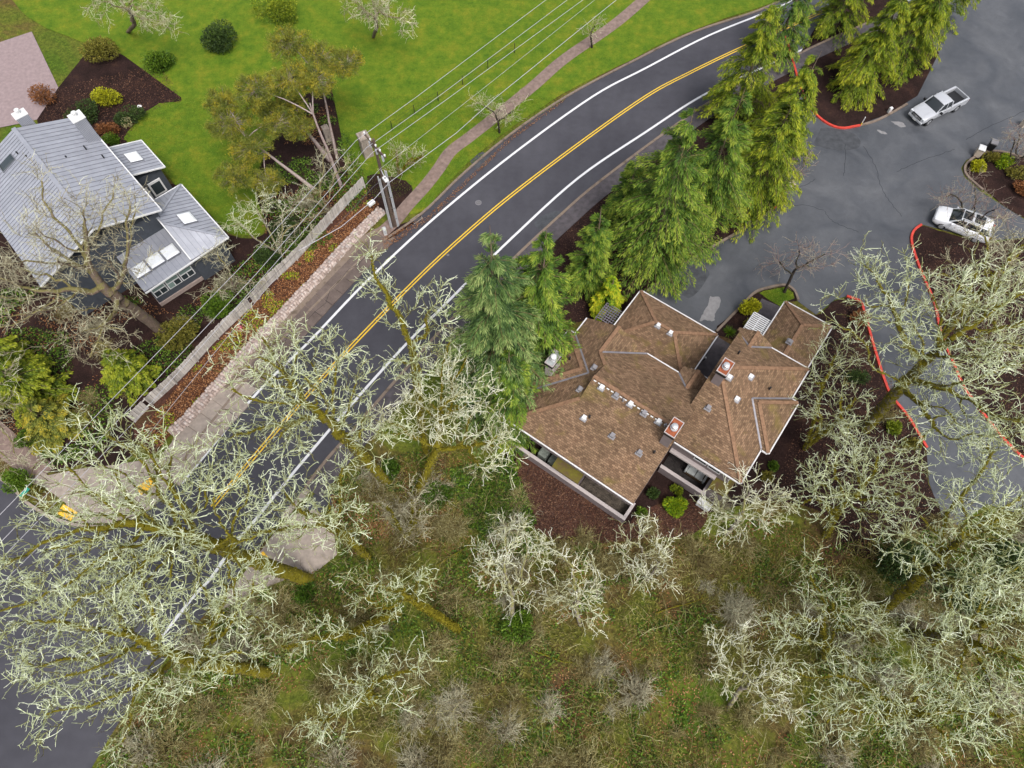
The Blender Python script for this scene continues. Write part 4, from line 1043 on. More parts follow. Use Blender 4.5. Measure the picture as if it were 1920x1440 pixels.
wire([(-400, 1360), (0, 965), (480, 471), (667, 264), (782, 181), (1050, -20)], [10.3, 10.2, 10.1, 10.15, 10.1, 10.1], .018, 'wire', 'uppermost bare overhead wire, the one nearest the grey house', sag=0)
wire([(-400, 1440), (0, 1018), (237, 772), (480, 514), (687, 277), (822, 181), (1090, -20)], [10.2] * 4 + [10.15, 10.1, 10.1], .018, 'wire', 'second bare overhead wire from the grey house', sag=0)
wire([(-300, 1380), (0, 1050), (245, 798), (487, 527), (697, 287), (845, 181), (1120, -20)], [10.2] * 4 + [10.15, 10.1, 10.1], .018, 'wire', 'third bare overhead wire, just above the board fence', sag=0)
wire([(0, 1097), (250, 850), (498, 543), (692, 340), (711, 318), (887, 181), (1140, -20)], [8.0] * 4 + [8.0, 8.0, 8.0], .013, 'wire', 'thin service wire running over the board fence', sag=0)
wire([(560, 470), (640, 425), (700, 375), (730, 342), (780, 305), (856, 249), (932, 181), (1180, -20)], [7, 7, 7, 7, 7, 7, 7, 7], .024, 'wire', 'thick telephone cable below the power lines over the footpath', sag=0)
wire([(440, 590), (560, 470), (620, 436), (700, 350), (725, 330)], [6.6] * 5, .014, 'cable', 'dark slack cable over the leafy strip', sag=0)
p = W(696, 381, 6.8); o = MB().box((0, 0, 0), (.34, .62, .26)).build('splice_box', M['white']); o.location = p; o.rotation_euler.z = -.75; bevel(o, .04)
tag(o, 'white splice box hanging on the telephone cable above the stone wall', 'splice box')
MB().box((0, 0, -.15), (.1, .5, .06)).build('latch', M['iron'], o)
p = W(723, 440); t = thing('utility_pedestal', 'white utility pedestal at the foot of the pole beside the sidewalk', 'pedestal', (p.x, p.y, 0), .4)
bevel(MB().box((0, 0, .45), (.28, .28, .9)).build('body', M['white'], t), .02)
MB().box((0, 0, .93), (.34, .34, .08), taper=.7).build('cap', M['conduit'], t); MB().box((0, -.15, .5), (.2, .02, .5)).build('door', M['conduit'], t)
# pale stone pillars in the undergrowth
def pillar(u, v, h, s, label):
    p = W(u, v); t = thing('stone_pillar', label, 'pillar', (p.x, p.y, 0), .5)
    n = int(h / .3)
    for i in range(n):
        for j in range(2):
            for k_ in range(2):
                o = MB().box(((j - .5) * s * .5 + rnd.uniform(-.02, .02), (k_ - .5) * s * .5 + rnd.uniform(-.02, .02), i * .3 + .15), (s * .49, s * .49, .285), rnd.uniform(-.06, .06), .95).build('stone', M['lightconc'], t)
    MB().box((0, 0, n * .3 + .05), (s * 1.12, s * 1.12, .12), taper=.92).build('capstone', M['lightconc'], t)
    MB().box((0, 0, n * .3 + .26), (s * .7, s * .7, .3), taper=.2).build('finial', M['lightconc'], t)
pillar(690, 290, 2.4, .95, 'tall pale stone pillar with pointed cap behind the utility pole')
pillar(617, 262, 1.5, .6, 'smaller pale stone pillar half hidden between the pine trunks')
# thin lawn fence
t = thing('wire_fence', 'dark green wire fence posts on the bright lawn below the power lines', 'fence', W(778, 213))
o0_ = W(778, 213)
fpx = [(736, 245), (778, 215), (822, 190), (868, 160), (915, 130), (965, 100)]
for u, v in fpx:
    q = W(u, v) - o0_; MB().cyl((q.x, q.y, 0), (q.x, q.y, 1.2), .035, n=8).build('post', M['darkleaf'] if False else M['black'], t)
for zz in (.3, .75, 1.15):
    r_ = MB()
    for a, b in zip(fpx, fpx[1:]):
        qa, qb = W(*a) - o0_, W(*b) - o0_
        r_.beam(Vector((qa.x, qa.y, zz)), Vector((qb.x, qb.y, zz)), .012, .012)
    r_.build('wire', M['black'], t)
# street sign
p = W(86, 942); t = thing('street_sign', 'teal green street name sign at the junction corner', 'street sign', (p.x, p.y, 0))
MB().cyl((0, 0, 0), (0, 0, 2.75), .035, n=8).build('post', M['conduit'], t)
q = W(38, 931, 2.75) - p; q2 = W(53, 915, 2.75) - p
MB().beam(Vector((q.x, q.y, 2.7)), Vector((q2.x, q2.y, 2.7)), .10, .24).build('sign_blade', M['teal'], t)
MB().cyl((0, 0, 2.75), ((q.x + q2.x) / 2, (q.y + q2.y) / 2, 2.7), .025, n=6).build('bracket', M['teal'], t)

# ------------------------------------------------------------------ bins, boxes, lamps
def cart(u, v, rz, mat, label):
    p = W(u, v); t = thing('wheelie_bin', label, 'bin', (p.x, p.y, 0), rz)
    bevel(MB().box((0, 0, .52), (.56, .60, .92), taper=1.12).build('body', M[mat], t), .03)
    bevel(MB().box((0, .02, 1.03), (.68, .76, .10), taper=.9).build('lid', M['white' if mat == 'beige' else 'vent_grey'], t), .03)
    for s_ in (-1, 1):
        MB().cyl((s_ * .26, -.3, .12), (s_ * .33, -.3, .12), .13, n=14).build('wheel', M['tyre'], t)
    MB().cyl((-.24, -.42, .98), (.24, -.42, .98), .02, n=8).build('handle', M['black'], t)
cart(1830, 292, -.5, 'beige', 'beige wheeled bin standing by the kerb of the round island')
cart(1853, 281, -.5, 'black', 'black wheeled bin with grey lid behind the beige bin')
def ubox(u, v, s, h, rz, mat, label, name='utility_box'):
    p = W(u, v); t = thing(name, label, 'utility box', (p.x, p.y, 0), rz)
    bevel(MB().box((0, 0, h / 2), (s, s * .8, h)).build('cabinet', M[mat], t), .02)
    bevel(MB().box((0, 0, h + .04), (s * 1.08, s * .9, .08), taper=.9).build('lid', M[mat], t), .02)
    MB().box((0, -s * .405, h * .5), (s * .7, .02, h * .6)).build('door', M['siding_pale'], t)
ubox(1478, 356, .6, .8, .4, 'beige', 'beige utility box at the edge of the drive below the yellow green trees')
ubox(1917, 236, .55, .7, .3, 'beige', 'beige utility box at the far right edge among reddish twigs')
ubox(1666, 211, .3, .55, .3, 'white', 'small white utility box on the kerbed tree island near the pickup')
p = W(1613, 236); t = thing('marker_post', 'short white marker post with yellow base on the red kerb island', 'marker post', (p.x, p.y, 0))
MB().cyl((0, 0, 0), (0, 0, .45), .05, n=10).build('base', M['yellow_line'], t); MB().cyl((0, 0, .45), (0, 0, 1.1), .045, n=10).build('post', M['white'], t)
def globe(u, v, r, h, label, mat='white'):
    p = W(u, v); t = thing('garden_lamp', label, 'garden lamp', (p.x, p.y, 0))
    MB().cyl((0, 0, 0), (0, 0, h), .03, n=8).build('stem', M['black'], t)
    bpy_mesh = MB()
    rings = 7; seg = 14
    for i in range(rings + 1):
        th = math.pi * i / rings
        for j in range(seg):
            ph = 2 * math.pi * j / seg
            bpy_mesh.v.append((r * math.sin(th) * math.cos(ph), r * math.sin(th) * math.sin(ph), h + r + r * math.cos(th)))
    for i in range(rings):
        for j in range(seg):
            a, b = i * seg + j, i * seg + (j + 1) % seg
            bpy_mesh.f.append((a, a + seg, b + seg, b))
    bpy_mesh.build('globe', M[mat], t, smooth=True)
globe(527, 384, .16, .3, 'white globe lamp at the edge of the lawn below the pines')
globe(1319, 677, .10, .5, 'small white globe lamp beside the dark walkway')
p = W(262, 200); o = MB().box((0, 0, .08), (.5, .3, .18), taper=.6).build('white_rock', M['white']); o.location = (p.x, p.y, 0); bevel(o, .05)
tag(o, 'small white rock at the top edge of the lawn bed', 'rock')

# ------------------------------------------------------------------ vehicles
def loft(secs, name, mat, parent, smooth=True, close=True):
    """secs: list of (x, [(y, z), ...]) half profiles from bottom outside to top centre; mirrored."""
    rings = []
    for x, prof in secs:
        ring = [(x, y, z) for y, z in prof] + [(x, -y, z) for y, z in reversed(prof) if y > 1e-5]
        rings.append(ring)
    n = len(rings[0]); v = [p for r in rings for p in r]; f = []
    for i in range(len(rings) - 1):
        for j in range(n):
            k_ = (j + 1) % n
            f.append((i * n + j, (i + 1) * n + j, (i + 1) * n + k_, i * n + k_))
    f.append(tuple(range(n))); f.append(tuple((len(rings) - 1) * n + i for i in reversed(range(n))))
    o = add(name, v, f, mat, parent, smooth)
    m = o.modifiers.new('bevel', 'BEVEL'); m.width = .035; m.segments = 2; m.limit_method = 'ANGLE'; m.angle_limit = math.radians(25)
    return o
def prof(w, zb, zt, tuck=.06, crown=.03, sill=.9):
    return [(w * sill, zb), (w, zb + (zt - zb) * .35), (w * .985, zb + (zt - zb) * .75), (w * (1 - tuck), zt), (w * .55, zt + crown), (0, zt + crown * 1.3)]
def wheel(t, x, y, r=.38, w=.24):
    s = 1 if y > 0 else -1
    o = MB().cyl((x, y - s * w, r), (x, y, r), r, n=24).build('wheel', M['tyre'], t)
    MB().cyl((x, y, r), (x, y + s * .012, r), r * .62, n=20).build('rim', M['rim'], o)
    for k_ in range(5):
        a = k_ * 2 * math.pi / 5
        MB().box((x + math.cos(a) * r * .32, y + s * .016, r + math.sin(a) * r * .32), (.07, .02, .07)).build('spoke', M['flue'], o)
def minivan(loc, rz):
    t = thing('parked_suv', 'white people carrier with roof rails parked under bare branches', 'car', loc, rz)
    P_ = 'carwhite'
    secs = [(2.45, prof(.62, .45, .62)), (2.38, prof(.82, .34, .78)), (2.1, prof(.93, .28, .90)), (1.7, prof(.97, .26, .98)), (1.25, prof(.98, .25, 1.06)), (.9, prof(.98, .25, 1.10)),
            (-.5, prof(.985, .25, 1.12)), (-1.9, prof(.98, .26, 1.12)), (-2.3, prof(.94, .30, 1.08)), (-2.45, prof(.86, .40, .98))]
    loft(secs, 'body', M[P_], t)
    g = [(1.28, [(.80, 1.02), (.80, 1.08), (.5, 1.10), (0, 1.11)]), (.55, [(.88, 1.02), (.74, 1.58), (.45, 1.62), (0, 1.64)]), (-.6, [(.90, 1.02), (.75, 1.66), (.45, 1.70), (0, 1.72)]),
         (-1.9, [(.89, 1.02), (.73, 1.62), (.45, 1.66), (0, 1.68)]), (-2.36, [(.84, 1.02), (.72, 1.12), (.45, 1.13), (0, 1.14)])]
    loft(g, 'window_glass', M['carglass'], t)
    r = [(.50, [(.71, 1.60), (.70, 1.645), (.45, 1.675), (0, 1.69)]), (-.6, [(.74, 1.67), (.73, 1.70), (.45, 1.735), (0, 1.75)]), (-1.95, [(.71, 1.63), (.70, 1.66), (.45, 1.69), (0, 1.71)]), (-2.1, [(.68, 1.52), (.67, 1.56), (.45, 1.58), (0, 1.60)])]
    ro = loft(r, 'roof', M[P_], t)
    MB().box((.05, 0, 1.725), (.75, .95, .035)).build('sunroof', M['carglass'], ro)
    MB().box((-.95, 0, 1.757), (.85, 1.0, .03)).build('sunroof', M['carglass'], ro)
    for s in (-1, 1):
        MB().cyl((.25, s * .66, 1.76), (-1.85, s * .64, 1.76), .022, n=8).build('roof_rail', M['rim'], t)
        MB().beam((1.25, s * .82, 1.08), (.52, s * .74, 1.62), .06, .06).build('windscreen_pillar', M[P_], t)
        MB().beam((-.1, s * .90, 1.08), (-.1, s * .755, 1.66), .09, .05).build('door_pillar', M[P_], t)
        MB().beam((-1.3, s * .90, 1.08), (-1.3, s * .75, 1.64), .09, .05).build('door_pillar', M[P_], t)
        MB().beam((-2.3, s * .82, 1.08), (-2.0, s * .72, 1.58), .10, .08).build('rear_pillar', M[P_], t)
        bevel(MB().box((.95, s * 1.06, 1.12), (.16, .2, .14)).build('mirror', M[P_], t), .03)
        o = MB().box((2.2, s * .72, .76), (.34, .26, .13)).build('headlight', M['lamp'], t); bevel(o, .03)
        MB().box((-2.38, s * .78, .95), (.14, .16, .3)).build('tail_light', M['taillamp'], t)
        for x in (1.5, -1.5): wheel(t, x, s * .97, .35)
        for x in (.55, -.6): MB().box((x, s * .99, .95), (.16, .03, .03)).build('door_handle', M[P_], t)
        for x in (.95, -.2, -1.35): MB().box((x, s * .982, .68), (.012, .012, .7)).build('door_seam', M['black'], t)
    MB().box((2.44, 0, .52), (.06, .9, .16)).build('grille', M['black'], t)
    MB().box((1.22, 0, 1.105), (.10, 1.2, .02)).build('wiper_cowl', M['black'], t)
    MB().box((-2.46, 0, .6), (.04, .5, .12)).build('licence_plate', M['white'], t)
    return t
pf, pr = W(1757, 398, .8), W(1858, 436, .9)
c_ = (pf + pr) / 2; d_ = pf - pr
minivan((c_.x, c_.y, .004), math.atan2(d_.y, d_.x))
def pickup(loc, rz):
    t = thing('pickup_truck', 'silver pickup truck with dark bed parked beside the tree island', 'pickup truck', loc, rz)
    P_ = 'carsilver'
    secs = [(2.95, prof(.78, .5, .80)), (2.85, prof(.93, .42, .98)), (2.5, prof(.98, .40, 1.10)), (1.35, prof(1.0, .40, 1.18)), (1.2, prof(1.0, .40, 1.18)), (-.55, prof(1.0, .40, 1.18, crown=.02))]
    loft(secs, 'body', M[P_], t)
    g = [(1.42, [(.82, 1.1), (.82, 1.17), (.5, 1.19), (0, 1.2)]), (.75, [(.9, 1.1), (.76, 1.72), (.45, 1.76), (0, 1.78)]), (-.1, [(.92, 1.1), (.77, 1.78), (.45, 1.82), (0, 1.84)]), (-.5, [(.9, 1.1), (.76, 1.70), (.45, 1.74), (0, 1.76)]), (-.62, [(.9, 1.1), (.8, 1.2), (.45, 1.21), (0, 1.22)])]
    loft(g, 'window_glass', M['carglass'], t)
    loft([(.72, [(.74, 1.74), (.73, 1.78), (.45, 1.81), (0, 1.83)]), (-.1, [(.76, 1.80), (.75, 1.83), (.45, 1.86), (0, 1.88)]), (-.52, [(.74, 1.72), (.73, 1.76), (.45, 1.79), (0, 1.81)])], 'roof', M[P_], t)
    # bed: floor, sides, tailgate
    MB().box((-1.75, 0, .78), (2.35, 1.55, .05)).build('bed_floor', M['black'], t)
    for s in (-1, 1):
        bevel(MB().box((-1.75, s * .89, .83), (2.4, .2, .72)).build('bed_side', M[P_], t), .04)
        MB().beam((1.40, s * .85, 1.18), (.73, s * .76, 1.76), .07, .06).build('windscreen_pillar', M[P_], t)
        MB().beam((.2, s * .93, 1.15), (.2, s * .78, 1.8), .09, .05).build('door_pillar', M[P_], t)
        MB().beam((-.55, s * .92, 1.15), (-.5, s * .77, 1.74), .14, .07).build('rear_pillar', M[P_], t)
        bevel(MB().box((1.05, s * 1.12, 1.22), (.16, .26, .2)).build('mirror', M['black'], t), .03)
        bevel(MB().box((2.82, s * .76, .92), (.22, .3, .18)).build('headlight', M['lamp'], t), .03)
        MB().box((-2.92, s * .9, 1.0), (.08, .16, .3)).build('tail_light', M['taillamp'], t)
        for x in (1.95, -1.75): wheel(t, x, s * 1.0, .42, .27)
        MB().box((.3, s * 1.01, 1.05), (.16, .03, .03)).build('door_handle', M['black'], t)
        MB().box((2.0, s * .45, 1.195), (1.1, .03, .02)).build('bonnet_crease', M[P_], t)
    bevel(MB().box((-2.93, 0, .85), (.1, 1.7, .66)).build('tailgate', M[P_], t), .03)
    bevel(MB().box((2.93, 0, .55), (.18, 1.75, .22)).build('front_bumper', M[P_], t), .05)
    bevel(MB().box((-3.03, 0, .5), (.16, 1.7, .2)).build('rear_bumper', M['flue'], t), .04)
    gr = bevel(MB().box((2.92, 0, .84), (.12, 1.15, .3)).build('grille', M['black'], t), .03)
    for k_ in range(3): MB().box((2.985, 0, .76 + k_ * .08), (.02, 1.0, .015)).build('bar', M['flue'], gr)
    MB().box((2.99, 0, .84), (.02, .22, .08)).build('badge', M['flue'], t)
    MB().box((3.03, 0, .5), (.02, .4, .14)).build('licence_plate', M['white'], t)
pf, pr = W(1713, 221, .8), W(1806, 176, .8)
c_ = (pf + pr) / 2; d_ = pf - pr
pickup((c_.x, c_.y, .004), math.atan2(d_.y, d_.x))

# ------------------------------------------------------------------ vegetation: generators (numpy)
def nrm_(a): return a / np.maximum(np.linalg.norm(a, axis=-1, keepdims=True), 1e-9)
def segs_mesh(P0, P1, r0, r1, D0, D1, sides):
    n = len(P0); ang = np.arange(sides) * 2 * np.pi / sides
    def ring(P, r, D):
        ref = np.where(np.abs(D[:, 2:3]) > .92, np.array([[1., 0, 0]]), np.array([[0, 0, 1.]]))
        x = nrm_(np.cross(D, ref)); y = np.cross(D, x)
        return P[:, None, :] + r[:, None, None] * (np.cos(ang)[None, :, None] * x[:, None, :] + np.sin(ang)[None, :, None] * y[:, None, :])
    A = ring(P0, r0, D0); B = ring(P1, r1, D1)
    V = np.concatenate([A, B], 1).reshape(-1, 3)
    base = (np.arange(n) * 2 * sides)[:, None]
    i = np.arange(sides); j = (i + 1) % sides
    q = np.stack([i, j, j + sides, i + sides], 1)            # quads
    Fq = (base[:, None, :] + q[None, :, :]).reshape(-1, 4)
    return V, Fq
def merge(parts):
    V, Fc, A = [], [], []; k = 0
    for v, f, a in parts:
        V.append(v); Fc.append(f + k); A.append(a); k += len(v)
    return np.concatenate(V), np.concatenate(Fc), np.concatenate(A)

def colonize(base, first, A, step, kill, infl, rng, maxit=90, up=0.12, jit=0.25):
    """space colonisation: grows nodes from the list `first` (chain from base) into attractors A"""
    N = [np.array(p, float) for p in first]; par = list(range(-1, len(first) - 1))
    act = np.ones(len(A), bool)
    nodes = np.array(N)
    d = np.linalg.norm(A[:, None, :] - nodes[None], axis=2)
    near = d.argmin(1); dist = d.min(1)
    for it in range(maxit):
        m = act & (dist < infl)
        if not m.any():
            if it == 0: infl *= 2; continue
            break
        dirs = nrm_(A[m] - nodes[near[m]])
        idx = near[m]; uniq, inv = np.unique(idx, return_inverse=True)
        S = np.zeros((len(uniq), 3)); np.add.at(S, inv, dirs)
        S = nrm_(S); S += rng.normal(0, jit, S.shape); S[:, 2] += up; S = nrm_(S)
        new = nodes[uniq] + S * step
        k0 = len(nodes)
        nodes = np.concatenate([nodes, new]); par.extend(uniq.tolist())
        a = np.where(act)[0]
        dd = np.linalg.norm(A[a][:, None, :] - new[None], axis=2)
        mi = dd.argmin(1); md = dd.min(1); b = md < dist[a]
        near[a[b]] = k0 + mi[b]; dist[a[b]] = md[b]
        act[dist < kill] = False
        if len(nodes) > 5200: break
    return nodes, np.array(par)

def bare_tree(px, height, crown, name, label, bark='mossbark', twig='lichen', n_attr=900, step=.42, seed=1, trunk_r=.28, stems=1,
              twigs=3, tw_len=(.45, 1.0), tw_r=.0195, lean=(0, 0), low=.35, group='bare lichen covered trees', base=None, shell=.35, up=.12, tip_r=.012, gamma=2.35, kink=.8, cat='tree', flat=1.0, clumps=1.5, moss_n=3600):
    """crown: list of (cx, cy, cz, rx, ry, rz) in metres relative to the tree base (world axes)."""
    rng = np.random.default_rng(seed)
    b = W(*px) if base is None else Vector(base)
    t = thing(name, label, cat, (b.x, b.y, 0), 0, group)
    A = []
    tot = sum(c[3] * c[4] * c[5] for c in crown)
    for c in crown:
        m = max(20, int(n_attr * c[3] * c[4] * c[5] / tot))
        kc = max(5, int(clumps * (c[3] * c[4]) ** 1.0))
        v = nrm_(rng.normal(size=(kc, 3))); r = rng.uniform(.15, 1, kc) ** .55
        cc = v * r[:, None] * np.array(c[3:6]) * 1.12 + np.array(c[:3])
        q = rng.integers(0, kc, m)
        A.append(cc[q] + rng.normal(0, 1, (m, 3)) * np.array([.50, .50, .34]) * (.6 + .10 * c[3]))
    A = np.concatenate(A); A = A[A[:, 2] > .5]
    c0 = np.average(np.array([c[:3] for c in crown]), axis=0, weights=[c[3] * c[4] * c[5] for c in crown])
    zlow = max(.8, min(c[2] - c[5] for c in crown)) if low is None else low * height
    first = []
    tgt = np.array([c0[0] * .55 + lean[0], c0[1] * .55 + lean[1], zlow])
    k = max(3, int(np.linalg.norm(tgt) / step))
    wob = rng.normal(0, .05, (k + 1, 3)).cumsum(0) * (height / 18)
    for i in range(k + 1):
        q = tgt * (i / k) + wob[i] * (i / k); q[2] = tgt[2] * i / k; first.append(q)
    if stems > 1:
        nodes = [np.zeros(3)]; parl = [-1]
        ends = []
        for s in range(stems):
            a = 2 * np.pi * s / stems + rng.uniform(-.5, .5)
            e = np.array([np.cos(a) * height * .13 + tgt[0], np.sin(a) * height * .13 + tgt[1], zlow * rng.uniform(.8, 1.2)])
            pr = 0
            for i in range(1, k + 1):
                nodes.append(e * (i / k) + np.array([0, 0, .15]) * math.sin(i / k * 3)); parl.append(pr); pr = len(nodes) - 1
        # hand made start graph
        nodes0 = np.array(nodes)
        nd, par = colonize_graph(nodes0, parl, A, step, .9 * step + .15, height * .8, rng, up)
    else:
        nd, par = colonize_graph(np.array(first), list(range(-1, len(first) - 1)), A, step, .9 * step + .15, height * .8, rng, up)
    n = len(nd)
    # pipe model radii
    acc = np.zeros(n); kids = np.zeros(n, int)
    for i in range(n - 1, 0, -1):
        if kids[i] == 0: acc[i] = tip_r ** gamma
        acc[par[i]] += acc[i]; kids[par[i]] += 1
    rad = acc ** (1 / gamma)
    sc_ = trunk_r / max(rad[0], 1e-4)
    rad = np.where(rad > .03, .03 + (rad - .03) * (trunk_r - .03) / max(rad[0] - .03, 1e-3), rad)
    idx = np.arange(1, n); p_ = par[1:]
    D = nrm_(nd[idx] - nd[p_]); Dn = np.zeros((n, 3)); Dn[idx] = D; Dn[0] = (0, 0, 1)
    thick = rad[idx] > .0225
    parts = []
    a = idx[thick]; 
    ra_ = rad[a] * 1.12 + .020; pr = np.minimum(rad[par[a]] * 1.12 + .020, ra_ * 1.5)
    V, Fq = segs_mesh(nd[par[a]], nd[a], pr, ra_, nrm_(Dn[a] * .5 + Dn[par[a]] * .5), Dn[a], 7)
    V = V + rng.normal(0, 1, V.shape) * .012
    add('trunk', V, Fq, M[bark], t, smooth=True)
    a = idx[~thick]
    rr = np.maximum(rad[a], tip_r)
    V, Fq = segs_mesh(nd[par[a]], nd[a], np.minimum(np.maximum(rad[par[a]], tip_r), rr * 1.4), rr * .92, Dn[a], Dn[a], 3)
    at = np.repeat(np.clip(.55 - rr * 7 + rng.uniform(-.12, .12, len(a)), 0, 1), 6)
    parts.append((V, Fq, at))
    # moss tufts fringing the limbs
    if bark == 'mossbark' and moss_n:
        a = idx[thick]; w_ = np.linalg.norm(nd[a] - nd[par[a]], axis=1) * (rad[a] + .03); m = int(moss_n)
        q = rng.choice(a, m, p=w_ / w_.sum()); tt = rng.uniform(0, 1, (m, 1)); o_ = nrm_(np.cross(Dn[q], nrm_(rng.normal(size=(m, 3)))))
        o_[:, 2] = np.abs(o_[:, 2])
        Pm = nd[q] * tt + nd[par[q]] * (1 - tt) + o_ * (rad[q] * 1.05)[:, None]
        dm = nrm_(o_ + rng.normal(0, .6, (m, 3)))
        Vm, Fm = cards(Pm, dm, nrm_(np.cross(dm, rng.normal(size=(m, 3)))), rng.uniform(.06, .17, m), rng.uniform(.05, .11, m), rng)
        add('moss', Vm, Fm, M['mosstuft'], t, attrs=np.repeat(rng.uniform(0, 1, m), 4))
    # terminal shoots with alternate side spurs
    thin = idx[rad[idx] < .075]
    if len(thin) and twigs:
        S_ = thin[rng.integers(0, len(thin), int(len(thin) * twigs))]
        m = len(S_)
        tt = rng.uniform(0, 1, m)[:, None]
        st = nd[S_] * tt + nd[par[S_]] * (1 - tt)
        d0 = nrm_(Dn[S_] * .85 + rng.normal(0, .55, (m, 3)) + np.array([0, 0, .10])); L = rng.uniform(tw_len[0], tw_len[1], m)[:, None]
        r_ = rng.uniform(.8, 1.25, m) * tw_r; tone = np.clip(rng.normal(.56, .25, m), 0, 1)
        q0 = st; dd = d0
        for s_i in range(3):
            dn_ = nrm_(dd + rng.normal(0, kink * .30, (m, 3))); q1 = q0 + dn_ * L * .36
            fr = (1.1, .9, .7, .45)
            V, Fq = segs_mesh(q0, q1, r_ * fr[s_i], r_ * fr[s_i + 1], dn_, dn_, 3)
            parts.append((V, Fq, np.repeat(np.clip(tone + (s_i - 1) * .12, 0, 1), 6)))
            sp = nrm_(dn_ * .75 + nrm_(rng.normal(size=(m, 3))) * .85); ls = L * rng.uniform(.14, .34, (m, 1)); e = q1 * .7 + q0 * .3
            V, Fq = segs_mesh(e, e + sp * ls, r_ * .8, r_ * .45, sp, sp, 3)
            parts.append((V, Fq, np.repeat(np.clip(tone + rng.normal(.08, .15, m), 0, 1), 6)))
            q0, dd = q1, dn_
    V, Fq, at = merge(parts)
    add('crown', V, Fq, M[twig], t, attrs=at)
    return t
def colonize_graph(nodes, par, A, step, kill, infl, rng, up):
    par = list(par); act = np.ones(len(A), bool)
    d = np.linalg.norm(A[:, None, :] - nodes[None], axis=2); near = d.argmin(1); dist = d.min(1)
    # only the last nodes of the given stems may sprout: attractors below are allowed anyway
    for it in range(140):
        m = act & (dist < infl)
        if not m.any(): break
        dirs = nrm_(A[m] - nodes[near[m]]); uniq, inv = np.unique(near[m], return_inverse=True)
        S = np.zeros((len(uniq), 3)); np.add.at(S, inv, dirs)
        S = nrm_(S); S += rng.normal(0, .22, S.shape); S[:, 2] += up; S = nrm_(S)
        new = nodes[uniq] + S * step; k0 = len(nodes)
        nodes = np.concatenate([nodes, new]); par.extend(uniq.tolist())
        a = np.where(act)[0]
        dd = np.linalg.norm(A[a][:, None, :] - new[None], axis=2)
        mi = dd.argmin(1); md = dd.min(1); b = md < dist[a]
        near[a[b]] = k0 + mi[b]; dist[a[b]] = md[b]
        stuck = dist < kill; act[stuck] = False
        if len(nodes) > 3600: break
    return nodes, np.array(par)

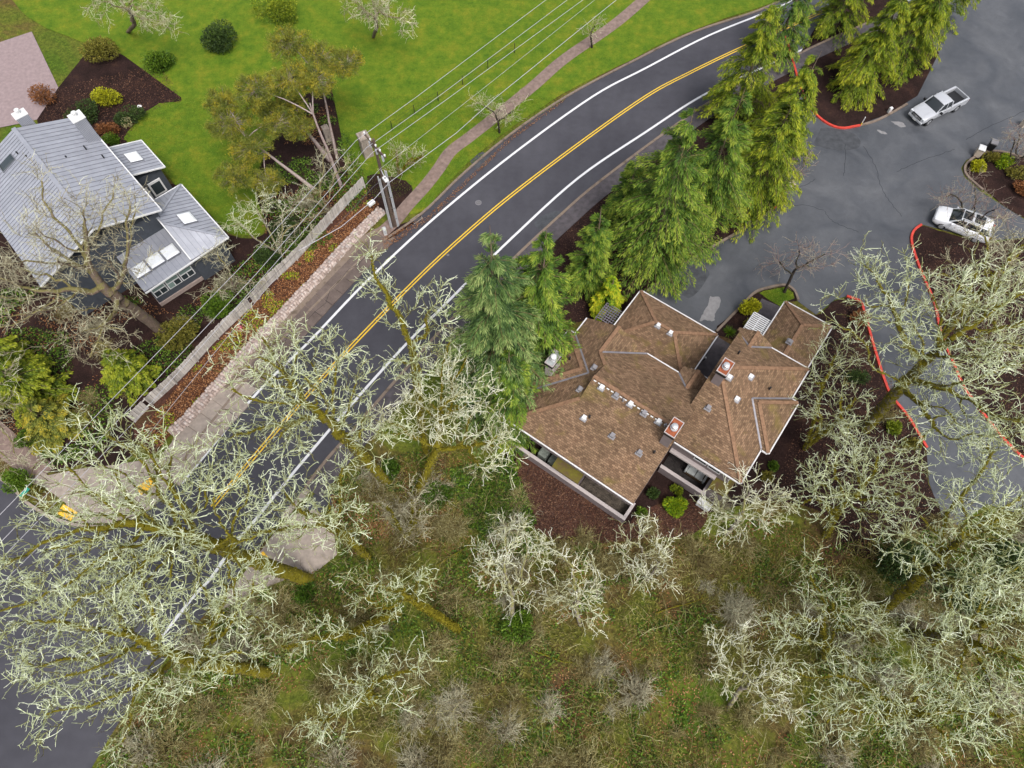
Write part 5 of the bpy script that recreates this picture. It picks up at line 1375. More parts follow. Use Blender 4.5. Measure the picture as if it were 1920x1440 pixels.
def cards(P, D, U, L, Wd, rng):
    """kite shaped leaf cards: start P, direction D, width direction U"""
    m = len(P)
    V = np.stack([P, P + D * L[:, None] * .45 + U * Wd[:, None] * .5, P + D * L[:, None], P + D * L[:, None] * .45 - U * Wd[:, None] * .5], 1).reshape(-1, 3)
    Fq = (np.arange(m) * 4)[:, None] + np.arange(4)[None]
    return V, Fq
def conifer(px, height, radius, name, label, mat='cedar', seed=1, droop=.35, dens=1.0, bark='brownbark', trunk_r=.22, group='conifers between the road and the drive', leaf=(.34, .042), base=None, start=.08, point=1.0, per=None, cat='tree'):
    rng = np.random.default_rng(seed)
    b = W(*px) if base is None else Vector(base)
    t = thing(name, label, cat, (b.x, b.y, 0), 0, group)
    z = np.linspace(0, height, 14); wob = rng.normal(0, .03, (14, 2)).cumsum(0)
    P = np.stack([wob[:, 0], wob[:, 1], z], 1); r = trunk_r * (1 - z / height * .93)
    D = nrm_(np.diff(P, axis=0)); Dn = np.concatenate([D, D[-1:]])
    V, Fq = segs_mesh(P[:-1], P[1:], r[:-1], r[1:], Dn[:-1], Dn[1:], 8)
    add('trunk', V, Fq, M[bark], t, smooth=True)
    nb = int((58 + height * 4.3) * dens)
    h = start + (1 - start) * (1 - rng.uniform(0, 1, nb) ** .62) ** 1.0
    h = np.clip(h, start, .985)
    az = np.arange(nb) * 2.399 + rng.uniform(-.5, .5, nb)
    lobe = 1 + .16 * np.sin(az * 3 + h * 9) + rng.uniform(-.38, .26, nb)
    R = radius * np.clip((1 - h) ** (.78 * point) + .05, 0, 1) * lobe
    BV, BF, BA = [], [], []
    # branch axis: out, slightly up, then drooping tip
    ns = 9
    s = np.linspace(0.05, 1, ns)
    c, sn = np.cos(az), np.sin(az)
    out = R[:, None] * s[None]
    zz = height * h[:, None] + out * .22 - droop * R[:, None] * s[None] ** 2.3
    AX_ = np.stack([out * c[:, None], out * sn[:, None], zz], 2)       # nb, ns, 3
    Dm = nrm_(np.diff(AX_, axis=1))
    V, Fq = segs_mesh(AX_[:, :-1].reshape(-1, 3), AX_[:, 1:].reshape(-1, 3), np.full(nb * (ns - 1), .022), np.full(nb * (ns - 1), .016), Dm.reshape(-1, 3), Dm.reshape(-1, 3), 3)
    add('limbs', V, Fq, M[bark], t)['kind'] = 'stuff'
    per = per or int(98 * (1 if leaf[0] > .2 else 1.3))
    u = rng.uniform(.12, 1.0, (nb, per)) ** .8
    k = np.clip(u * (ns - 1), 0, ns - 1.001); i0 = k.astype(int); f = (k - i0)[..., None]
    bi = np.arange(nb)[:, None]
    st = AX_[bi, i0] * (1 - f) + AX_[bi, i0 + 1] * f
    dr = Dm[bi, i0]
    side = nrm_(np.cross(dr, np.array([0, 0, 1.])))
    sg = np.where(rng.random((nb, per)) < .5, -1, 1)[..., None]
    # spray of leaf cards: side shoots up to a third of the branch long
    reach = (rng.uniform(0, 1, (nb, per)) * (1.03 - u) * R[:, None] * .38 + .03)[..., None]
    pos = st + (side * sg * .85 + dr * .5) * reach + np.array([0, 0, -1.]) * (reach ** 1.5 * .35 * (droop + .3)) + rng.normal(0, .03, st.shape)
    d = nrm_(side * sg * rng.uniform(.1, .8, (nb, per, 1)) + dr * 1.0 + rng.normal(0, .16, st.shape) - np.array([0, 0, 1.]) * (.15 + droop * .7))
    m = nb * per
    pos = pos.reshape(-1, 3); d = d.reshape(-1, 3)
    parts = []
    for q in range(2):
        dd = nrm_(d + rng.normal(0, .2, d.shape)); uu = nrm_(np.cross(dd, nrm_(rng.normal(0, .5, d.shape) + np.array([0, 0, 1.]))))
        L = rng.uniform(.7, 1.35, m) * leaf[0]; Wd = rng.uniform(.7, 1.4, m) * leaf[1] * 1.2
        V, Fq = cards(pos + rng.normal(0, .04, pos.shape), dd, uu, L, Wd, rng)
        tone = np.clip(.14 + .60 * u.reshape(-1) ** 1.6 + rng.normal(0, .15, m) + np.repeat(rng.normal(.03, .17, nb), per), 0, 1)  # pale new growth at tips; shaded crown interior darkened in the colour
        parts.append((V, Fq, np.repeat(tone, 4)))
    V, Fq, at = merge(parts)
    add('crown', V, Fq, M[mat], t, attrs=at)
    return t

def leafy(px, size, n, name, label, mat='greenleaf', seed=1, leaf=(.14, .08), group=None, twiggy=True, z0=0.0, base=None, lobes=5, bark='darkbark', cat='shrub', h=None, stem=True):
    """evergreen shrub: leaves through several overlapping lumps, with stems inside"""
    rng = np.random.default_rng(seed)
    b = W(*px) if base is None else Vector(base)
    t = thing(name, label, cat, (b.x, b.y, z0), 0, group)
    rx, ry, rz = size
    C_ = np.concatenate([[[0, 0, rz * .9]], np.stack([rng.uniform(-.55, .55, lobes) * rx, rng.uniform(-.55, .55, lobes) * ry, rng.uniform(.5, 1.25, lobes) * rz], 1)])
    k = rng.integers(0, len(C_), n); v = nrm_(rng.normal(size=(n, 3)))
    rr = rng.uniform(.55, 1.05, n) ** .5
    sc_ = np.array([rx, ry, rz]) * np.where(k == 0, .82, .52)[:, None]
    P = C_[k] + v * rr[:, None] * sc_
    P = P[P[:, 2] > .03]; v = v[: len(P)]; n = len(P)
    d = nrm_(nrm_(P - C_.mean(0)) + rng.normal(0, .6, P.shape) + np.array([0, 0, .25])); u = nrm_(np.cross(d, rng.normal(size=P.shape)))
    V, Fq = cards(P, d, u, rng.uniform(.7, 1.3, n) * leaf[0], rng.uniform(.7, 1.3, n) * leaf[1], rng)
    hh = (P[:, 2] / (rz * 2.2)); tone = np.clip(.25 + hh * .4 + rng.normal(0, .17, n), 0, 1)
    if stem:
        m = 9; e = C_[rng.integers(0, len(C_), m)] + rng.normal(0, .1, (m, 3)); s = np.zeros((m, 3)) + rng.normal(0, .06, (m, 3)) * [1, 1, 0]
        Dd = nrm_(e - s); V2, F2 = segs_mesh(s, e, np.full(m, .03), np.full(m, .012), Dd, Dd, 4)
        add('stems', V2, F2, M[bark], t)
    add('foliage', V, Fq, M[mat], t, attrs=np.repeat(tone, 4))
    return t

def twig_mesh(size, n, seed, arch=.3, r0=.016, sub=3):
    """fine bare shrub mesh data: many arching shoots with side twigs, from one root"""
    rng = np.random.default_rng(seed)
    az = rng.uniform(0, 2 * np.pi, n); el = rng.uniform(.15, 1.25, n); L = rng.uniform(.6, 1.1, n)
    k = 5; pts = []
    d = np.stack([np.cos(az) * np.cos(el) * size[0], np.sin(az) * np.cos(el) * size[0], np.sin(el) * size[1] * 1.1], 1) * L[:, None]
    parts = []; prev = rng.normal(0, .08, (n, 3)) * [1, 1, 0]; start = prev.copy()
    for i in range(1, k + 1):
        s = i / k; p = start + d * s - np.array([0, 0, 1.]) * (arch * s ** 2.2 * size[1])[..., None] if False else start + d * s - np.array([0, 0, arch * s ** 2.2 * size[1]])
        p = p + rng.normal(0, .07 * size[0], (n, 3)) * s
        p[:, 2] = np.maximum(p[:, 2], .04)
        D = nrm_(p - prev); r = r0 * (1.15 - s * .8)
        V, Fq = segs_mesh(prev, p, np.full(n, r * 1.15), np.full(n, r), D, D, 3)
        parts.append((V, Fq, np.repeat(np.clip(rng.normal(.25 + .35 * s, .15, n), 0, 1), 6)))
        if i > 1:
            for q in range(sub):
                e = prev + (p - prev) * rng.uniform(0, 1, (n, 1)); dd = nrm_(D + rng.normal(0, .65, (n, 3))); LL = rng.uniform(.12, .34, (n, 1)) * size[0]
                m_ = e + dd * LL * .55; d2 = nrm_(dd + rng.normal(0, .5, (n, 3))); e2 = m_ + d2 * LL * .5
                for a_, b_, ra, rb, DD in ((e, m_, r * .75, r * .6, dd), (m_, e2, r * .6, r * .4, d2)):
                    V, Fq = segs_mesh(a_, b_, np.full(n, ra), np.full(n, rb), DD, DD, 3)
                    parts.append((V, Fq, np.repeat(np.clip(rng.normal(.55, .2, n), 0, 1), 6)))
        prev = p
    return merge(parts)

# ------------------------------------------------------------------ vegetation: planting
def cr(base, u, v, z, rx, rz=None, ry=None):
    q = W(u, v, z) - W(*base); return (q.x, q.y, z, rx, ry or rx, rz or rx * .7)
def bt(base, h, lumps, label, **kw):
    return bare_tree(base, h, [cr(base, *l) for l in lumps], kw.pop('name', 'mossy_tree'), label, **kw)

BT = 'bare lichen covered trees'
bt((578, 1088), 20, [(400, 985, 13, 4.2, 2.4), (255, 985, 13, 5.0, 2.6), (110, 1060, 12, 4.2, 2.4), (215, 850, 14, 3.4, 2.0), (330, 900, 13.5, 2.6, 1.8)],
   'largest mossy bare tree, its lichen crown spread over the road junction', n_attr=3013, clumps=1.9, trunk_r=.42, seed=3, twigs=1.8, low=.32, step=.46)
bt((500, 1262), 16, [(270, 1180, 11, 4.6, 2.3), (110, 1200, 11, 3.6, 2.2), (420, 1150, 10, 3.0, 2), (200, 1290, 10, 3.5, 2)],
   'mossy bare tree leaning over the road at the lower left corner', n_attr=2061, clumps=1.9, trunk_r=.34, seed=4, twigs=1.8, low=.32)
bt((728, 905), 17, [(590, 700, 13, 3.4, 2.2), (490, 660, 12, 2.6, 1.7), (490, 790, 11, 2.9, 1.8), (680, 790, 10, 2.4, 1.8)],
   'mossy bare tree with an ivy clad forked trunk beside the right kerb', n_attr=1744, clumps=1.9, trunk_r=.30, seed=5, twigs=1.8)
bt((800, 852), 18, [(702, 530, 15, 1.5, 2.4), (790, 560, 15, 1.5, 2.4), (760, 660, 12, 2.0, 1.8)],
   'slender bare tree reaching over the road left of the tall conifers', n_attr=951, clumps=1.9, trunk_r=.2, seed=6, twigs=1.8, name='slender_tree')
bt((782, 925), 12, [(880, 665, 10, 2.6, 1.8), (860, 800, 8.5, 2.8, 1.8), (760, 770, 8.5, 2.2, 1.8), (930, 850, 7, 2.0, 1.5)],
   'pale lichen covered tree against the tall conifers left of the brown roof', n_attr=1744, clumps=1.9, trunk_r=.24, seed=7, twigs=1.8, twig='whitelichen')
bt((692, 1046), 13, [(600, 920, 9, 2.6, 1.8), (640, 990, 7, 1.8, 1.4), (520, 960, 9, 2.2, 1.5)],
   'dark trunked mossy tree standing where the wood meets the corner sidewalk', n_attr=1030, clumps=1.9, trunk_r=.2, seed=8, twigs=1.8)
bt((962, 1172), 9, [(945, 1035, 6.5, 1.7, 1.8), (905, 1040, 6, 1.2, 1.2), (985, 1010, 6, 1.1, 1.3), (960, 1110, 4.5, 1.3, 1.2)],
   'whitish bare tree rising from the bright green ivy mound', n_attr=824, clumps=1.9, trunk_r=.13, seed=9, twigs=1.8, twig='whitelichen', bark='greybark', name='pale_tree', up=.25)
bt((1088, 1172), 7.5, [(1070, 1095, 5.5, 1.6, 1.3), (1025, 1020, 6, 1.0, 1.2), (1100, 1140, 4, 1.2, 1.0)],
   'whitish bare tree right of the one on the ivy mound', n_attr=761, clumps=1.9, trunk_r=.12, seed=10, twigs=1.8, twig='whitelichen', bark='greybark', name='pale_tree', up=.25)
bt((1212, 1088), 5.5, [(1208, 1030, 4, 1.7, 1.3), (1225, 1070, 3, 1.2, 1)],
   'small pale lichen tree below the corner of the left patio', n_attr=602, clumps=1.9, trunk_r=.1, seed=11, twigs=1.8, twig='whitelichen', bark='greybark', name='pale_tree', stems=3)
bt((1362, 1002), 6.5, [(1400, 955, 5, 2.2, 1.4), (1345, 955, 4.5, 1.4, 1.1), (1450, 960, 5, 1.7, 1.3)],
   'spreading pale tree below the corner of the right unit', n_attr=824, clumps=1.9, trunk_r=.13, seed=12, twigs=1.8, twig='whitelichen', bark='greybark', name='pale_tree')
bt((1548, 1005), 9.5, [(1610, 915, 7, 3.0, 1.8), (1545, 945, 6, 2.2, 1.4), (1665, 880, 7.5, 2.0, 1.4), (1530, 890, 6, 1.7, 1.3)],
   'broad lichen tree between the right unit and the end of the drive', n_attr=1586, clumps=1.9, trunk_r=.2, seed=13, twigs=1.8)
bt((1508, 842), 8, [(1560, 770, 6, 2.6, 1.6), (1560, 690, 7, 1.9, 1.4), (1600, 830, 5.5, 1.8, 1.3)],
   'fine twigged lichen tree close against the right eave of the brown roof', n_attr=1427, clumps=1.9, trunk_r=.14, seed=14, twigs=1.8, stems=3, tw_r=.0125)
bt((1622, 806), 17, [(1760, 600, 14, 4.2, 2.2), (1880, 560, 14, 4.0, 2.2), (1660, 545, 13, 3.0, 1.8), (1560, 600, 12, 1.8, 1.3), (1860, 720, 12, 3.6, 2.0), (1640, 480, 13, 1.9, 1.4), (1700, 690, 9, 2.2, 1.4), (1800, 830, 10, 2.8, 1.6)],
   'big mossy maple with a thick pale trunk arching over the red kerbed drive', n_attr=3013, clumps=1.9, trunk_r=.34, seed=15, twigs=1.8, low=.42, step=.46)
bt((1760, 640), 10, [(1850, 500, 8, 3.4, 1.8), (1920, 440, 8, 2.6, 1.6), (1780, 560, 7, 2.4, 1.5), (1900, 620, 7.5, 2.6, 1.6)],
   'dense brownish green bare tree below the white parked car', n_attr=1300, trunk_r=.2, seed=16, twigs=1.8, twig='browntwig', name='bare_tree')
bt((1650, 1148), 15, [(1850, 1000, 11, 3.6, 2.0), (1720, 1010, 9, 2.4, 1.6), (1790, 1110, 10, 2.6, 1.7), (1900, 900, 11, 3.0, 1.7)],
   'mossy leaning tree over the dark laurel at the lower right', n_attr=2061, clumps=1.9, trunk_r=.3, seed=17, twigs=1.8)
bt((1712, 1190), 14, [(1890, 1180, 10, 3.4, 2.0), (1780, 1240, 9, 2.6, 1.6)],
   'mossy tree with bare striped trunk in the lower right corner', n_attr=1427, clumps=1.9, trunk_r=.3, seed=18, twigs=1.8)
bt((1545, 1235), 8.5, [(1560, 1110, 6.5, 2.6, 1.5), (1620, 1190, 6, 2.2, 1.4), (1480, 1180, 6, 2.2, 1.4)],
   'thin many stemmed lichen tree left of the dark laurel', n_attr=1268, clumps=1.9, trunk_r=.14, seed=19, twigs=1.8, stems=3, tw_r=.0125)
bt((1660, 1340), 9, [(1720, 1330, 7, 2.8, 1.5), (1560, 1320, 6.5, 2.6, 1.4), (1840, 1340, 7, 2.8, 1.5)],
   'lichen tree at the bottom edge below the lower right laurel', n_attr=1268, clumps=1.9, trunk_r=.16, seed=20, twigs=1.8)
bt((1365, 1330), 6, [(1370, 1240, 4.5, 2.0, 1.2), (1440, 1290, 4.5, 2.0, 1.2)],
   'low pale tree at the bottom right of centre', n_attr=666, clumps=1.9, trunk_r=.11, seed=21, twigs=1.8, twig='whitelichen', bark='greybark', name='pale_tree')
bt((862, 1182), 8, [(760, 1108, 6, 1.7, 1.2), (700, 1100, 5.5, 1.2, 1.0)],
   'leaning mossy trunk with a tuft of pale twigs left of the ivy mound', n_attr=507, clumps=1.9, trunk_r=.2, seed=22, twigs=1.8)
bt((748, 1148), 6, [(520, 1235, 4.2, 1.6, 1.0), (620, 1190, 4.2, 1.3, .9), (700, 1210, 3.6, 1.2, .9)],
   'long low mossy trunk leaning towards the lower left', n_attr=539, clumps=1.9, trunk_r=.25, seed=23, twigs=1.8)
bt((700, 1320), 7, [(680, 1260, 5, 1.8, 1.2), (800, 1280, 4.5, 1.6, 1.1), (600, 1330, 5, 1.8, 1.2)],
   'mossy tree at the bottom edge left of centre', n_attr=666, clumps=1.9, trunk_r=.18, seed=24, twigs=1.8)
bt((760, 1010), 4.5, [(755, 950, 3.2, 2.0, 1.1), (800, 990, 3, 1.3, 1.0)],
   'green grey spreading shrub tree over the rusty leaves', n_attr=546, trunk_r=.07, seed=25, twigs=1.8, stems=4, twig='browntwig', tw_r=.0125, name='bare_tree')
# left side
bt((308, 624), 17, [(120, 430, 14, 4.2, 2.2), (60, 560, 12, 4.0, 2.0), (205, 370, 15, 2.8, 1.8), (240, 500, 11, 2.2, 1.6), (200, 620, 9, 2.6, 1.6)],
   'big bare tree with brown twigs spreading across the grey metal roofs', n_attr=2500, trunk_r=.36, seed=26, twigs=1.8, twig='browntwig', bark='brownbark', tw_r=.0125, name='bare_tree', group='bare trees left of the road')
bt((528, 480), 6, [(480, 400, 4.5, 1.5, 1.1), (445, 430, 4.2, 1.3, 1.0), (520, 380, 4.5, 1.2, 1.0)],
   'pale twigged small tree at the lower corner of the lawn', n_attr=602, clumps=1.9, trunk_r=.09, seed=27, twigs=1.8, twig='whitelichen', bark='greybark', stems=3, tw_r=.0125, name='bare_tree', group='bare trees left of the road')
bt((440, 545), 5, [(420, 480, 3.6, 1.4, 1.0), (470, 540, 3, 1.2, .9), (400, 540, 3, 1.3, .9)],
   'thin yellowish bare tree below the corner of the metal roof', n_attr=390, trunk_r=.08, seed=28, twigs=1.8, twig='browntwig', bark='brownbark', stems=3, tw_r=.0125, name='bare_tree', group='bare trees left of the road')
bt((620, 400), 6, [(570, 370, 4, 2.0, 1.3), (620, 300, 4, 1.8, 1.2), (540, 440, 3.2, 1.8, 1.1)],
   'tangled bare tree under the power lines among the pines', n_attr=676, trunk_r=.1, seed=29, twigs=1.8, twig='browntwig', bark='brownbark', stems=4, tw_r=.0125, name='bare_tree', group='bare trees left of the road')
bt((750, 330), 3.5, [(760, 300, 2.4, 1.4, .9), (720, 310, 2.4, 1.1, .9)],
   'low straggly shrub tree right of the utility pole', n_attr=338, trunk_r=.06, seed=30, twigs=1.8, twig='browntwig', stems=4, tw_r=.0125, name='bare_tree', group='bare trees left of the road')
bt((937, 250), 3.6, [(915, 210, 2.8, 1.5, .8), (955, 205, 2.9, 1.3, .7)],
   'small street tree on the grass verge beside the footpath', n_attr=800, trunk_r=.07, seed=31, twigs=1.8, twig='browntwig', bark='darkbark', tw_r=.0125, name='street_tree', low=.45, group='young street trees')
bt((1110, 90), 3.6, [(1105, 50, 2.8, 1.3, .8)],
   'small street tree on the verge near the top of the road', n_attr=338, trunk_r=.07, seed=32, twigs=1.8, twig='browntwig', bark='darkbark', tw_r=.0125, name='street_tree', low=.45, group='young street trees')
bt((1470, 549), 6, [(1500, 475, 4.4, 1.7, 1.2), (1465, 485, 4.2, 1.2, 1.0), (1540, 480, 4.4, 1.2, 1.0)],
   'small reddish bare tree on the grass island above the right garage', n_attr=624, trunk_r=.09, seed=33, twigs=1.8, twig='redtwig', bark='darkbark', tw_r=.0125, name='ornamental_tree', low=.36, group='reddish ornamental trees by the drive')
bt((1815, 420), 4.2, [(1815, 370, 2.8, 2.2, 1.2), (1870, 390, 2.8, 2.0, 1.2), (1780, 375, 2.4, 1.3, 1.0)],
   'wide reddish many stemmed tree hanging over the white parked car', n_attr=988, trunk_r=.08, seed=34, twigs=1.8, twig='redtwig', bark='darkbark', tw_r=.0125, name='ornamental_tree', stems=5, low=.2, group='reddish ornamental trees by the drive')
bt((1480, 345), 3.2, [(1492, 305, 2.2, 1.2, .9), (1480, 330, 1.8, 1.0, .8)],
   'grey twigged shrub tree beside the yellow green conifer and the drive', n_attr=429, trunk_r=.05, seed=35, twigs=1.8, twig='redtwig', bark='greybark', tw_r=.0125, name='ornamental_tree', stems=4, low=.2, group='reddish ornamental trees by the drive')
bt((1910, 300), 4, [(1905, 255, 3, 1.6, 1.1), (1940, 280, 3, 1.8, 1.1)],
   'reddish twigged tree at the far right edge by the beige box', n_attr=624, trunk_r=.07, seed=36, twigs=1.8, twig='redtwig', bark='darkbark', tw_r=.0125, name='ornamental_tree', stems=4, low=.2, group='reddish ornamental trees by the drive')
bt((-40, 800), 6, [(-20, 740, 4.5, 2.6, 1.3), (20, 860, 3.5, 1.4, .9)],
   'bare tree at the left edge beside the brown path', n_attr=546, trunk_r=.1, seed=37, twigs=1.8, twig='browntwig', bark='brownbark', tw_r=.0125, name='bare_tree', group='bare trees left of the road')

# conifers
CG = 'conifers between the road and the drive'
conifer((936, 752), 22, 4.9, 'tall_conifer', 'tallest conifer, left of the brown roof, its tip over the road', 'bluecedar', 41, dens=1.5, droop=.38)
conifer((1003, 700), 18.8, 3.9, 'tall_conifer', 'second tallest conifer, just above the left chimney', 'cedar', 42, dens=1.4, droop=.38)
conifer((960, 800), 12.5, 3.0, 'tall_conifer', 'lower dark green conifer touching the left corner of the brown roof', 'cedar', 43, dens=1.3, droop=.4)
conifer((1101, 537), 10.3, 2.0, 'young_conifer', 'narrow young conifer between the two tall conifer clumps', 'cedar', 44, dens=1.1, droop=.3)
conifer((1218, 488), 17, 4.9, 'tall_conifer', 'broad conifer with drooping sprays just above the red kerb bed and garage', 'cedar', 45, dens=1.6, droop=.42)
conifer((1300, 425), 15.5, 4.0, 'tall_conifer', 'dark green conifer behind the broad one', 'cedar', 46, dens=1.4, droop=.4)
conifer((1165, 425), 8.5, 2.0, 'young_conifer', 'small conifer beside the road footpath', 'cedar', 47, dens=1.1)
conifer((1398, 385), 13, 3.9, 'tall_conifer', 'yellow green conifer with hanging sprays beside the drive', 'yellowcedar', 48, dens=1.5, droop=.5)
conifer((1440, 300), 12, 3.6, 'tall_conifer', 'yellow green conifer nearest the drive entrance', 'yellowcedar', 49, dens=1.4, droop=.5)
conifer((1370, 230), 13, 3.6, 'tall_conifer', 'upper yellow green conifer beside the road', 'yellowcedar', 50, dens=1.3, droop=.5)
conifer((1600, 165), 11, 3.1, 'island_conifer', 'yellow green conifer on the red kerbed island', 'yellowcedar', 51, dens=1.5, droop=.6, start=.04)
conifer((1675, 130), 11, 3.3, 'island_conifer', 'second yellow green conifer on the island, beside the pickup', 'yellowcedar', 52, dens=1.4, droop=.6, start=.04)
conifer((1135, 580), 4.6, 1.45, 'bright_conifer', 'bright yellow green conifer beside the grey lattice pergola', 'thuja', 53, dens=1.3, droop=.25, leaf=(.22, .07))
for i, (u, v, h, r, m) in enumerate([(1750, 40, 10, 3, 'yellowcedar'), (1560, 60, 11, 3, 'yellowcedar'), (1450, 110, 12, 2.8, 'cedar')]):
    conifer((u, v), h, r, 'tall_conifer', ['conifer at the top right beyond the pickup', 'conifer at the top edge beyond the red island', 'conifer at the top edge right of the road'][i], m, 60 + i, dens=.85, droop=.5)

# pines and evergreens on the left
def pine(px, top, lumps, label, seed, r=.2):
    rng = np.random.default_rng(seed); b = W(*px)
    t = thing('pine_tree', label, 'pine tree', (b.x, b.y, 0), 0, 'pines at the corner of the lawn')
    e = np.array(W(*top) - b); n = 9; s = np.linspace(0, 1, n)[:, None]
    P = e * s + np.concatenate([rng.normal(0, .05, (n, 2)).cumsum(0) * s, np.zeros((n, 1))], 1) ; P[0] = 0
    D = nrm_(np.diff(P, axis=0)); Dn = np.concatenate([D, D[-1:]]); rr = np.linspace(r, r * .35, n)
    V, Fq = segs_mesh(P[:-1], P[1:], rr[:-1], rr[1:], Dn[:-1], Dn[1:], 9)
    add('trunk', V, Fq, M['pinebark'], t, smooth=True)
    parts = []; lb = []
    for (u, v, z, R) in lumps:
        c = np.array(W(u, v, z) - b); a = P[min(n - 1, max(2, int((z / e[2]) * (n - 1) * .85)))]
        k = 5; q = np.linspace(0, 1, k)[:, None]; L_ = a + (c - a) * q + np.array([0, 0, .4]) * np.sin(q * 3.14)
        Dd = nrm_(np.diff(L_, axis=0)); V, Fq = segs_mesh(L_[:-1], L_[1:], np.linspace(.07, .03, k)[:-1], np.linspace(.07, .03, k)[1:], Dd, Dd, 5)
        lb.append((V, Fq, np.zeros(len(V))))
        nc = int(26 * R * R) + 8
        cc = c + nrm_(rng.normal(size=(nc, 3))) * (rng.uniform(0, 1, (nc, 1)) ** .4) * np.array([R, R, R * .45])
        Dd = nrm_(cc - c); V, Fq = segs_mesh(np.repeat(c[None], nc, 0), cc, np.full(nc, .02), np.full(nc, .012), Dd, Dd, 3); lb.append((V, Fq, np.zeros(len(V))))
        m = 64; S = np.repeat(cc, m, 0); tone0 = np.repeat(np.clip(rng.normal(.5, .22, nc), 0, 1), m)
        d = nrm_(rng.normal(size=S.shape) + np.array([0, 0, .7])); uu = nrm_(np.cross(d, rng.normal(size=S.shape)))
        V, Fq = cards(S + rng.normal(0, .14, S.shape), d, uu, rng.uniform(.18, .34, len(S)), rng.uniform(.03, .055, len(S)), rng)
        parts.append((V, Fq, np.repeat(np.clip(tone0 + rng.normal(0, .12, len(S)), 0, 1), 4)))
    V, Fq, at = merge(lb); add('limbs', V, Fq, M['pinebark'], t)['kind'] = 'stuff'
    V, Fq, at = merge(parts); add('crown', V, Fq, M['pine'], t, attrs=at)
pine((590, 356), (462, 258, 5.2), [(430, 230, 6.2, 2.0), (470, 280, 5.6, 1.8), (520, 230, 6.5, 1.8), (440, 330, 4.8, 1.7), (500, 340, 4.6, 1.6), (420, 190, 6.5, 1.6)], 'leaning pine with reddish trunk nearest the lawn', 71, .19)
pine((618, 300), (560, 225, 4.8), [(540, 200, 6.4, 1.8), (500, 200, 6.6, 1.7), (560, 240, 5.4, 1.4)], 'thick trunked pine behind the leaning one', 72, .24)
pine((640, 350), (583, 192, 8.2), [(540, 150, 9, 2.0), (590, 150, 9.2, 1.8), (480, 170, 8.8, 1.9)], 'pine with the longest pale trunk beside the small stone pillar', 73, .18)
pine((632, 296), (600, 150, 7.5), [(600, 110, 8.6, 2.0), (650, 120, 8.6, 1.6), (540, 80, 9, 2.0)], 'brown trunked pine rightmost of the group', 74, .16)
EG = 'evergreens left of the road'
conifer((75, 745), 5.5, 2.6, 'golden_yew', 'spreading olive green yew at the left edge, largest of the evergreens', 'yew', 81, dens=1.25, droop=.35, leaf=(.2, .075), group=EG, start=.03, point=.7)
conifer((40, 700), 5.5, 2.4, 'golden_yew', 'olive green yew above the largest one at the left edge', 'yew', 82, dens=1.25, droop=.35, leaf=(.2, .075), group=EG, start=.03, point=.7)
conifer((255, 712), 4.5, 1.7, 'golden_yew', 'yellow green sloping yew beside the board fence', 'yew', 83, dens=1.5, droop=.3, leaf=(.2, .08), group=EG, start=.03, point=.7)
conifer((110, 800), 3.6, 1.9, 'golden_yew', 'dull grey green evergreen next to the brown bare shrub', 'pine', 84, dens=1.5, droop=.3, leaf=(.18, .07), group=EG, start=.03, point=.6)

